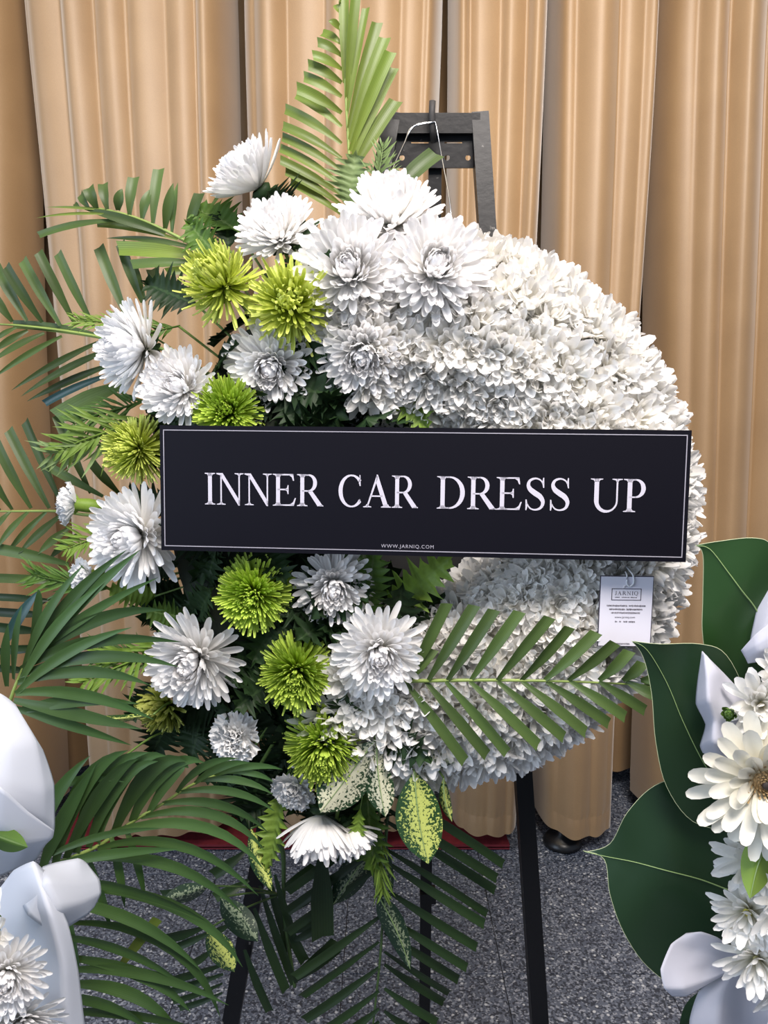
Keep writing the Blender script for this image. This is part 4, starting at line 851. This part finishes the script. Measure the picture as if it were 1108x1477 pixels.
# jagged and feathery greens
def jag_mesh(seed, mat, n=9, wmax=.36):
    rnd = random.Random(seed); V, Fc, U = [], [], []; m = n * 4
    for i in range(m + 1):
        s = i / m; k = wmax * (math.sin(math.pi * min(1, s * .92 + .06)) ** .8); saw = (i % 4) / 4.0; k *= (.28 + .85 * (1 - saw) * (1.15 if (i // 4) % 2 else .75)) if i < m else .1
        z = -.22 * s * s; fw = .12 * (1 - saw)
        for j, e in enumerate((-1, -.5, 0, .5, 1)): V.append((s + abs(e) * fw * .8, e * k, z + .10 * abs(e) + .03 * rnd.uniform(-1, 1) * abs(e))); U.append((j / 4, s))
    for i in range(m):
        for j in range(4): q = i * 5 + j; Fc.append((q, q + 1, q + 6, q + 5))
    return mesh('blade', V, Fc, mat, U)
def feather_mesh(seed, mat, n=20):
    rnd = random.Random(seed); V, Fc, U = [], [], []
    tube(V, Fc, [(0, 0, 0), (.35, .02, .02), (.7, .0, -.02), (1, 0, -.12)], [.02, .016, .012, .005], 5, U)
    for i in range(n):
        s = .1 + .88 * i / n; l = .42 * math.sin(math.pi * (s * .8 + .12)) + .05; z = -.12 * s * s
        for sd in (-1, 1):
            a = R(48 + rnd.uniform(-22, 22)); l *= rnd.uniform(.6, 1.15); p0 = Vector((s, 0, z)); d = Vector((math.cos(a), sd * math.sin(a), rnd.uniform(-.15, .25)))
            v, f, u = strip(p0, p0 + d * l * .5 + Vector((0, 0, .04)), p0 + d * l + Vector((.05, 0, rnd.uniform(-.12, .06))), .042, Vector((0, 0, 1)), False, .2, 5); b = len(V)
            V += v; U += u; Fc += [tuple(q + b for q in g) for g in f]
    return mesh('blade', V, Fc, mat, U)
JM = {m: [jag_mesh(s, m) for s in (1, 2)] for m in ('leaf_dark', 'leaf_green', 'leaf_bright', 'leaf_pale')}
FMs = {m: [feather_mesh(s, m) for s in (3, 4)] for m in ('leaf_bright', 'leaf_green', 'leaf_pale')}
def sprig(name, px0, px1, dep0, dep1, mat, kind, label, group=None, roll=0.0, seed=0, wid=1.0, cat='leaf'):
    a, b = PW(*px0, dep0), PW(*px1, dep1); d = b - a; ln = d.length; X = d.normalized(); Z = (WN - X * WN.dot(X)).normalized(); Yv = Z.cross(X)
    t = thing(name, a, label, cat, group); t.rotation_mode = 'QUATERNION'; t.rotation_quaternion = Matrix((X, Yv, Z)).transposed().to_quaternion() @ Quaternion((1, 0, 0), roll); t.scale = (ln, ln * wid, ln)
    o = link('blade', (JM if kind == 'jag' else FMs)[mat][seed % 2], t)
    inv = Matrix.LocRotScale(t.location, t.rotation_quaternion, t.scale).inverted(); V, Fc = [], []; e = inv @ foam_near(a); tube(V, Fc, [Vector((0.02, 0, 0)), e], .02, 5); link('stalk', mesh('stalk', V, Fc, 'stem_green'), t)
    return t
S = [('serrated_leaf', (502, 300), (512, 222), .0, .02, 'leaf_pale', 'jag', 'pale serrated leaf at the foot of the upright palm frond', 0, 1, 1.3),
     ('serrated_leaf', (540, 290), (555, 205), -.01, .02, 'leaf_pale', 'feather', 'pale curly sprig climbing beside the easel plate', .3, 0, .8),
     ('serrated_leaf', (405, 305), (392, 282), .0, .05, 'leaf_dark', 'jag', 'dark leaf behind the topmost side-facing white chrysanthemum', 0, 1, 2.4),
     ('serrated_leaf', (345, 335), (285, 290), .03, .0, 'leaf_green', 'jag', 'green serrated leaf beside the topmost side-facing white chrysanthemum', .4, 0, 1.1),
     ('serrated_leaf', (320, 375), (265, 318), .04, .03, 'leaf_green', 'jag', 'green serrated leaf above the upward yellow-green spider blossom', -.2, 1, 1.0),
     ('serrated_leaf', (330, 360), (325, 300), .03, .01, 'leaf_dark', 'jag', 'dark serrated leaf between the palm blades and white side blossom', .2, 0, 1.2),
     ('fern_sprig', (260, 470), (150, 490), .03, .04, 'leaf_green', 'feather', 'green fern sprig above the large side-facing white chrysanthemum', 0, 0, .7),
     ('fern_sprig', (200, 470), (100, 458), .02, .03, 'leaf_bright', 'feather', 'bright fern tip lying along the long horizontal palm frond', .4, 1, .6),
     ('serrated_leaf', (285, 440), (205, 405), .03, .02, 'leaf_dark', 'jag', 'dark leaf behind the upward yellow-green spider blossom', 0, 0, 1.1),
     ('fern_sprig', (215, 600), (75, 650), .03, .06, 'leaf_bright', 'feather', 'bright fern sprig fanning out beside the pale green chrysanthemum', .1, 0, .8),
     ('fern_sprig', (225, 620), (62, 660), .02, .05, 'leaf_pale', 'feather', 'pale fern sprig reaching furthest toward the palm blades', -.3, 1, .6),
     ('fern_sprig', (220, 575), (95, 610), .02, .03, 'leaf_green', 'feather', 'green fern sprig under the large side-facing white chrysanthemum', .2, 1, .8),
     ('fern_sprig', (170, 760), (88, 795), .02, .04, 'leaf_bright', 'feather', 'bright wispy sprig below the profile carnation', 0, 0, .9),
     ('fern_sprig', (170, 850), (35, 830), .02, .04, 'leaf_green', 'feather', 'green fern sprig beside the half hidden carnation', 0, 1, .7),
     ('serrated_leaf', (225, 860), (160, 850), .02, .05, 'leaf_bright', 'jag', 'bright serrated leaf under the sign corner chrysanthemum', .2, 0, 1.1),
     ('serrated_leaf', (270, 890), (212, 885), .03, .05, 'leaf_green', 'jag', 'green leaf above the white chrysanthemum with the olive neighbour', -.2, 1, 1.3),
     ('fern_sprig', (255, 920), (110, 990), .01, .03, 'leaf_bright', 'feather', 'bright fern sprig seen between the arching palm blades', 0, 0, .7),
     ('fern_sprig', (240, 960), (130, 940), .0, .02, 'leaf_green', 'feather', 'green fern sprig in the shade of the arching palm blades', .4, 1, .9),
     ('serrated_leaf', (532, 885), (540, 800), .06, .09, 'leaf_green', 'jag', 'upright serrated leaf between shaded blossom and wreath centre', .1, 0, .9),
     ('serrated_leaf', (560, 880), (645, 808), .06, .10, 'leaf_bright', 'jag', 'bright serrated leaf reaching across the dark wreath centre under the sign', -.1, 1, .8),
     ('serrated_leaf', (560, 545), (615, 615), .05, .07, 'leaf_bright', 'jag', 'bright serrated leaf hanging above the sign into the dark wreath centre', .1, 0, .8),
     ('serrated_leaf', (545, 560), (520, 620), .03, .05, 'leaf_green', 'jag', 'green leaf hanging under the drooping white chrysanthemum', .3, 1, .9),
     ('serrated_leaf', (470, 560), (475, 630), .02, .04, 'leaf_dark', 'jag', 'dark leaf between two white blossoms above the sign', 0, 0, 1.3),
     ('serrated_leaf', (530, 1140), (535, 1260), .03, .04, 'leaf_green', 'jag', 'green serrated leaf hanging behind the pointing-down variegated leaf', .2, 0, .7),
     ('serrated_leaf', (520, 1165), (512, 1235), .06, .07, 'leaf_bright', 'jag', 'bright serrated leaf over the small hanging white chrysanthemum', .1, 1, .6),
     ('serrated_leaf', (545, 1180), (552, 1300), .02, .03, 'leaf_bright', 'feather', 'bright hanging sprig along the dark palm rachis', .1, 1, .5),
     ('serrated_leaf', (410, 1140), (380, 1250), .04, .06, 'leaf_bright', 'jag', 'yellowish serrated leaf hanging beside the face-down white chrysanthemum', .4, 0, .6)]
for (nm, a, b, d0, d1, mt, kd, lab, ro, sd, wd) in S: sprig(nm, a, b, d0, d1, mt, kd, lab, None, ro, sd, wd)
rnd = random.Random(77)
for k in range(120):                                     # dark leaves filling the gaps on the leafy side of the ring
    th = R(102 + 160 * (k + rnd.random()) / 120); ph = R(rnd.uniform(10, 170)); p = tor(th, ph, RA * .9, RD * .8); q = tor(th + rnd.uniform(-.22, .22), ph + rnd.uniform(-.6, .6), RA * 1.25, RD * 1.05)
    d = q - p; d = d.normalized() * rnd.uniform(.07, .115)
    t = thing('filler_leaf', p, 'dark green leaf filling the gaps between flowers ' + ('above the black sign' if proj(p)[1] < 615 else 'behind the black sign' if proj(p)[1] < 800 else 'below the black sign'), 'leaf', 'dark leaves filling the wreath')
    X = d.normalized(); nz = ((WX * math.cos(th) + WU * math.sin(th)) * math.cos(ph) + WN * math.sin(ph)); Z = (nz - X * nz.dot(X)).normalized(); t.rotation_mode = 'QUATERNION'
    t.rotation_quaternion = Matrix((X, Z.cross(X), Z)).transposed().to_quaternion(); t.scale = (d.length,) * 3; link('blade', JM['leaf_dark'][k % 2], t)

k = 0
while k < 46:                                           # loose dark leaves fringing the lower leafy side
    x, y = rnd.uniform(225, 520), rnd.uniform(830, 1150)
    r_ = math.hypot(x - 600, y - 738)
    if r_ < 330 or r_ > 455 or y < 738 + (600 - x) * .25: continue
    a = math.atan2(y - 738, x - 600) + rnd.uniform(-.8, .8); l = rnd.uniform(55, 85)
    sprig('fringe_leaf', (x, y), (x + l * math.cos(a), y + l * math.sin(a)), rnd.uniform(-.03, .01), rnd.uniform(-.03, .02), 'leaf_dark', 'jag', 'dark serrated leaf fringing the wreath edge around the ' + ('lower green pompoms' if x > 390 else 'ruffled carnation and olive blossom'), 'dark leaves fringing the lower wreath', rnd.uniform(-.5, .5), k, rnd.uniform(1.2, 1.7)); k += 1

# ------------------------------------------------------------------ foreground arrangements
def sheet(name, label, grid, mat, group=None, parent=None):
    up = [[P(*q) for q in r] for r in grid]
    mix = lambda p, n: [a.lerp(b, .6) for a, b in zip(crom(p, n), [p[i // n].lerp(p[min(i // n + 1, len(p) - 1)], (i % n) / n) for i in range(n * (len(p) - 1) + 1)])]
    rows = [mix(r, 6) for r in up]; cols = len(rows[0]); V, Fc, U = [], [], []
    fine = [mix([rows[i][j] for i in range(len(rows))], 6) for j in range(cols)]; nr = len(fine[0])
    for j in range(cols):
        for i in range(nr): V.append(fine[j][i]); U.append((j / cols, i / nr))
    for j in range(cols - 1):
        for i in range(nr - 1): Fc.append((j * nr + i, j * nr + i + 1, (j + 1) * nr + i + 1, (j + 1) * nr + i))
    t = thing(name, V[0].copy(), label, 'wrapping paper', group)
    o = part('paper', V, Fc, mat, t, U); sm = o.modifiers.new('thickness', 'SOLIDIFY'); sm.thickness = .0006; sm.offset = 0
    return t
# left: folded white paper
sheet('wrapping_paper', 'tall white wrapping paper fold rising before the arching palm', [[(-60, 985, .80), (0, 1000, .79), (22, 1016, .79), (28, 1030, .80)], [(-60, 1060, .76), (10, 1075, .75), (50, 1068, .77), (62, 1082, .79)], [(-60, 1110, .72), (10, 1130, .735), (62, 1140, .76), (78, 1130, .785)], [(-60, 1150, .71), (5, 1160, .73), (60, 1180, .76), (79, 1190, .78)], [(-60, 1210, .75), (0, 1215, .76), (50, 1212, .77), (77, 1205, .78)]], 'wrap_paper')
sheet('wrapping_paper', 'white wrapping paper band crossing under the tall paper fold', [[(-60, 1130, .73), (0, 1135, .72), (40, 1170, .735), (78, 1198, .755)], [(-60, 1180, .72), (0, 1192, .725), (38, 1215, .74), (76, 1208, .757)], [(-60, 1245, .74), (0, 1232, .745), (35, 1228, .75), (66, 1218, .76)], [(-60, 1275, .76), (-10, 1268, .765), (20, 1255, .765), (52, 1240, .77)]], 'wrap_paper')
sheet('wrapping_paper', 'white wrapping paper tube curling outward toward the palm blades', [[(30, 1300, .73), (62, 1250, .745), (112, 1238, .765), (124, 1244, .775)], [(40, 1320, .71), (66, 1270, .715), (115, 1275, .745), (143, 1268, .77)], [(60, 1335, .71), (85, 1310, .71), (120, 1300, .74), (146, 1288, .765)], [(85, 1345, .73), (100, 1336, .735), (125, 1320, .75), (136, 1308, .76)]], 'wrap_paper')
sheet('wrapping_paper', 'wide white wrapping paper skirt behind the foreground white chrysanthemums', [[(-80, 1290, .74), (-10, 1290, .74), (20, 1255, .735), (48, 1242, .73), (66, 1258, .735)], [(-80, 1330, .73), (0, 1330, .735), (40, 1310, .72), (70, 1310, .70), (98, 1332, .715)], [(-80, 1400, .74), (0, 1400, .74), (50, 1390, .73), (90, 1390, .70), (113, 1400, .72)], [(-80, 1500, .73), (0, 1500, .73), (50, 1500, .72), (95, 1500, .70), (124, 1500, .72)], [(-80, 1600, .72), (0, 1600, .72), (50, 1600, .71), (95, 1600, .70), (126, 1600, .72)]], 'wrap_paper')
leaf('green_leaf', 'small green leaf lying in the white paper fold', simple_rows((-20, 1200), (40, 1222), 34, 0, .725, .715), 'leaf_green', .72, rib=None, root=P(-70, 1215, .76))
LARR = P(-10, 1470, .76)
white_mum(P(8, 1402, .665), (.35, -.92, .15), .044, 'white chrysanthemum with yellow centre before the wide paper skirt', None, 0, P(-10, 1480, .77), (0, 1), 31)
link('centre', centre_mesh('yellow_centre', .16, .34), bpy.data.objects['white_chrysanthemum.015'])
white_mum(P(32, 1472, .675), (.45, -.85, -.1), .042, 'white chrysanthemum without visible centre below the yellow-centred one by the paper skirt', None, 0, P(-10, 1500, .77), (0, 1), 32)
head(P(-25, 1460, .665), (-.1, -.95, -.1), .042, 'white chrysanthemum tight against the yellow-centred one in the paper wrap', None, 4, P(-30, 1500, .77))
head(P(-20, 1345, .68), (-.1, -.95, .3), .040, 'white chrysanthemum above the yellow-centred one in the paper wrap', None, 5, P(-30, 1480, .77))
# right: sheer petals of paper, gerbera, chrysanthemums
sheet('wrapping_paper', 'curled sheer white paper petal over the dark rubber leaf', [[(1013, 939, .765), (1015, 941, .76), (1018, 944, .757), (1020, 947, .76)], [(1006, 985, .765), (1020, 975, .745), (1035, 968, .75), (1045, 972, .765)], [(1004, 1015, .76), (1022, 1010, .735), (1045, 1000, .75), (1062, 990, .765)], [(1018, 1045, .765), (1030, 1040, .74), (1060, 1035, .745), (1082, 1012, .765)], [(1010, 1075, .765), (1030, 1070, .735), (1070, 1070, .745), (1100, 1040, .765)], [(1014, 1086, .765), (1040, 1094, .75), (1075, 1100, .75), (1110, 1080, .765)]], 'wrap_sheer')
sheet('wrapping_paper', 'pointed white paper petal beside the upright rubber leaf', [[(1069, 938, .765), (1072, 943, .765), (1076, 950, .765), (1079, 957, .765)], [(1090, 915, .755), (1092, 930, .75), (1094, 940, .75), (1098, 954, .76)], [(1120, 890, .75), (1122, 910, .745), (1124, 930, .745), (1126, 950, .755)]], 'wrap_sheer')
sheet('wrapping_paper', 'white paper strip standing behind the pointed paper petal', [[(1110, 800, .80), (1125, 800, .79), (1140, 800, .79)], [(1096, 860, .80), (1115, 860, .79), (1140, 860, .79)], [(1082, 925, .80), (1100, 925, .785), (1140, 920, .785)], [(1085, 945, .80), (1100, 945, .785), (1140, 940, .785)]], 'wrap_sheer')
sheet('wrapping_paper', 'rounded white paper petal resting on the largest rubber leaf', [[(990, 1346, .76), (1012, 1344, .755), (1035, 1352, .755), (1065, 1372, .76)], [(968, 1362, .75), (1000, 1370, .755), (1030, 1375, .755), (1065, 1385, .76)], [(953, 1398, .735), (985, 1400, .74), (1020, 1395, .75), (1065, 1392, .755)], [(958, 1425, .73), (985, 1425, .73), (1015, 1415, .74), (1060, 1396, .75)], [(970, 1437, .735), (990, 1437, .735), (1012, 1425, .74), (1055, 1400, .75)]], 'wrap_sheer')
sheet('wrapping_paper', 'wide white paper skirt beneath the white chrysanthemums under the gerbera', [[(1040, 1405, .765), (1060, 1395, .755), (1090, 1390, .76), (1150, 1390, .765)], [(1008, 1430, .76), (1040, 1430, .745), (1080, 1430, .755), (1150, 1430, .755)], [(995, 1470, .755), (1035, 1470, .735), (1075, 1470, .75), (1150, 1470, .745)], [(992, 1560, .75), (1030, 1560, .73), (1075, 1560, .745), (1150, 1560, .74)]], 'wrap_sheer')
def gerbera():
    pos = P(1102, 1128, .705); t = thing('white_gerbera', pos, 'cream white gerbera daisy with brown centre among white chrysanthemums', 'flower'); orient(t, (-.18, -.95, .10), .3, .062)
    rnd = random.Random(3); meshes = []
    for el, LL in ((4, 1.05), (18, .92), (34, .62)):
        V, Fc, U = [], [], []; petal(V, Fc, U, LL, .25, R(el), R(14), 0, .16, 0, .22, PROF); meshes.append(mesh('petal', V, Fc, 'cream_petal', U))
    for ti, n in enumerate((21, 18, 15)):
        for k in range(n):
            o = link('petal', meshes[ti], t); o.rotation_euler = (rnd.uniform(-.15, .15), rnd.gauss(0, .10), 2 * math.pi * (k + rnd.random() * .4 + ti * .5) / n); s = rnd.uniform(.88, 1.06); o.scale = (s, rnd.uniform(.85, 1.1), 1)
    V, Fc, U = [], [], []
    for k in range(110): f = (k + .5) / 110; petal(V, Fc, U, .22 - .08 * f, .045, R(30 + 55 * f), R(15), k * 2.39996, .26 * (1 - f) + .03, .02, .3, PROF_T)
    stuff(link('disc_florets', mesh('disc_florets', V, Fc, 'gerbera_centre', U), t)); link('eye', centre_mesh('gerbera_eye', .07, .15), t); link('disc', centre_mesh('gerbera_centre', .21, -.03), t)
    stem_to(t, P(1180, 1200, .80))
gerbera()
for i, (p, Y, d, r, lab) in enumerate([((1098, 1015), .735, (-.35, -.9, .2), .040, 'white chrysanthemum above the cream gerbera beside the green bud'),
        ((1132, 975), .74, (-.1, -.9, .4), .040, 'topmost white chrysanthemum of the gerbera arrangement'),
        ((1088, 1238), .735, (-.6, -.78, .05), .042, 'white chrysanthemum directly below the cream gerbera'),
        ((1080, 1312), .73, (-.55, -.83, -.05), .042, 'white chrysanthemum beside the largest rubber leaf'),
        ((1092, 1378), .715, (-.35, -.90, -.15), .043, 'white chrysanthemum beside the rounded white paper petal'),
        ((1130, 1300), .70, (.0, -1, 0), .043, 'white chrysanthemum behind the bright leaf under the gerbera'),
        ((1135, 1420), .71, (.1, -.95, -.2), .042, 'lowest white chrysanthemum of the gerbera arrangement')]):
    head(P(*p, Y), d, r, lab, None, i, P(1190, 1230 + (p[1] - 1230) * .5, .80))
leaf('green_leaf', 'bright green leaf hanging under the cream gerbera', simple_rows((1120, 1190), (1082, 1296), 52, 6, .70, .685, .45), 'leaf_bright', .69, rib='rib_pale', root=P(1180, 1200, .79))
def bud():
    pos = P(1055, 1028, .735); t = thing('flower_bud', pos, 'small green unopened flower bud on the sheer paper petal', 'bud'); orient(t, (-.7, -.7, .1), 0, .012); V, Fc, U = [], [], []
    for k in range(30): f = k / 30; petal(V, Fc, U, 1.0 - .2 * f, .5, R(5 + 75 * f), R(70), k * 2.39996, .1, .1 * f, .3, PROF_S)
    link('bracts', mesh('bracts', V, Fc, 'leaf_green', U), t); link('tip', centre_mesh('rib_pale', .4, .55), t); stem_to(t, P(1105, 1060, .78), r=.0015)
bud()
# stands that carry the two foreground arrangements, below the picture
def stand(x, y, ztop, zlow, label, lab2):
    t = thing('flower_stand', (x, y, 0), label, 'stand')
    V, Fc = [], []; tube(V, Fc, [(x, y, .012), (x, y, zlow)], .014, 12); part('pole', V, Fc, 'black_metal', t)
    for k in range(3):
        a = 2.1 * k + .3; V, Fc = [], []; tube(V, Fc, [(x, y, .12), (x + .22 * math.cos(a), y + .22 * math.sin(a), .012)], .011, 8); part('foot', V, Fc, 'black_metal', t)
    f = thing('flower_foam', (x, y, zlow), lab2, 'floral foam'); V, Fc = [], []
    n = 16
    for (r, z) in [(.025, zlow), (.043, zlow + .03), (.046, (zlow + ztop) / 2), (.04, ztop - .02), (.015, ztop)]:
        for j in range(n): V.append((x + r * math.cos(2 * math.pi * j / n), y + r * math.sin(2 * math.pi * j / n), z))
    for i in range(4):
        for j in range(n): Fc.append((i * n + j, i * n + (j + 1) % n, (i + 1) * n + (j + 1) % n, (i + 1) * n + j))
    Fc += [tuple(reversed(range(n))), tuple(4 * n + j for j in range(n))]
    part('foam_block', V, Fc, 'foam', f)
a, b = P(-75, 1250, .84), P(-75, 1560, .84); stand(a.x, .84, a.z, b.z, 'black metal stand under the white paper wrapped arrangement', 'dark floral foam inside the white paper wrap')
a, b = P(1175, 1060, .84), P(1175, 1500, .84); stand(a.x, .84, a.z, b.z, 'black metal stand under the gerbera and rubber leaf arrangement', 'dark floral foam behind the cream gerbera')
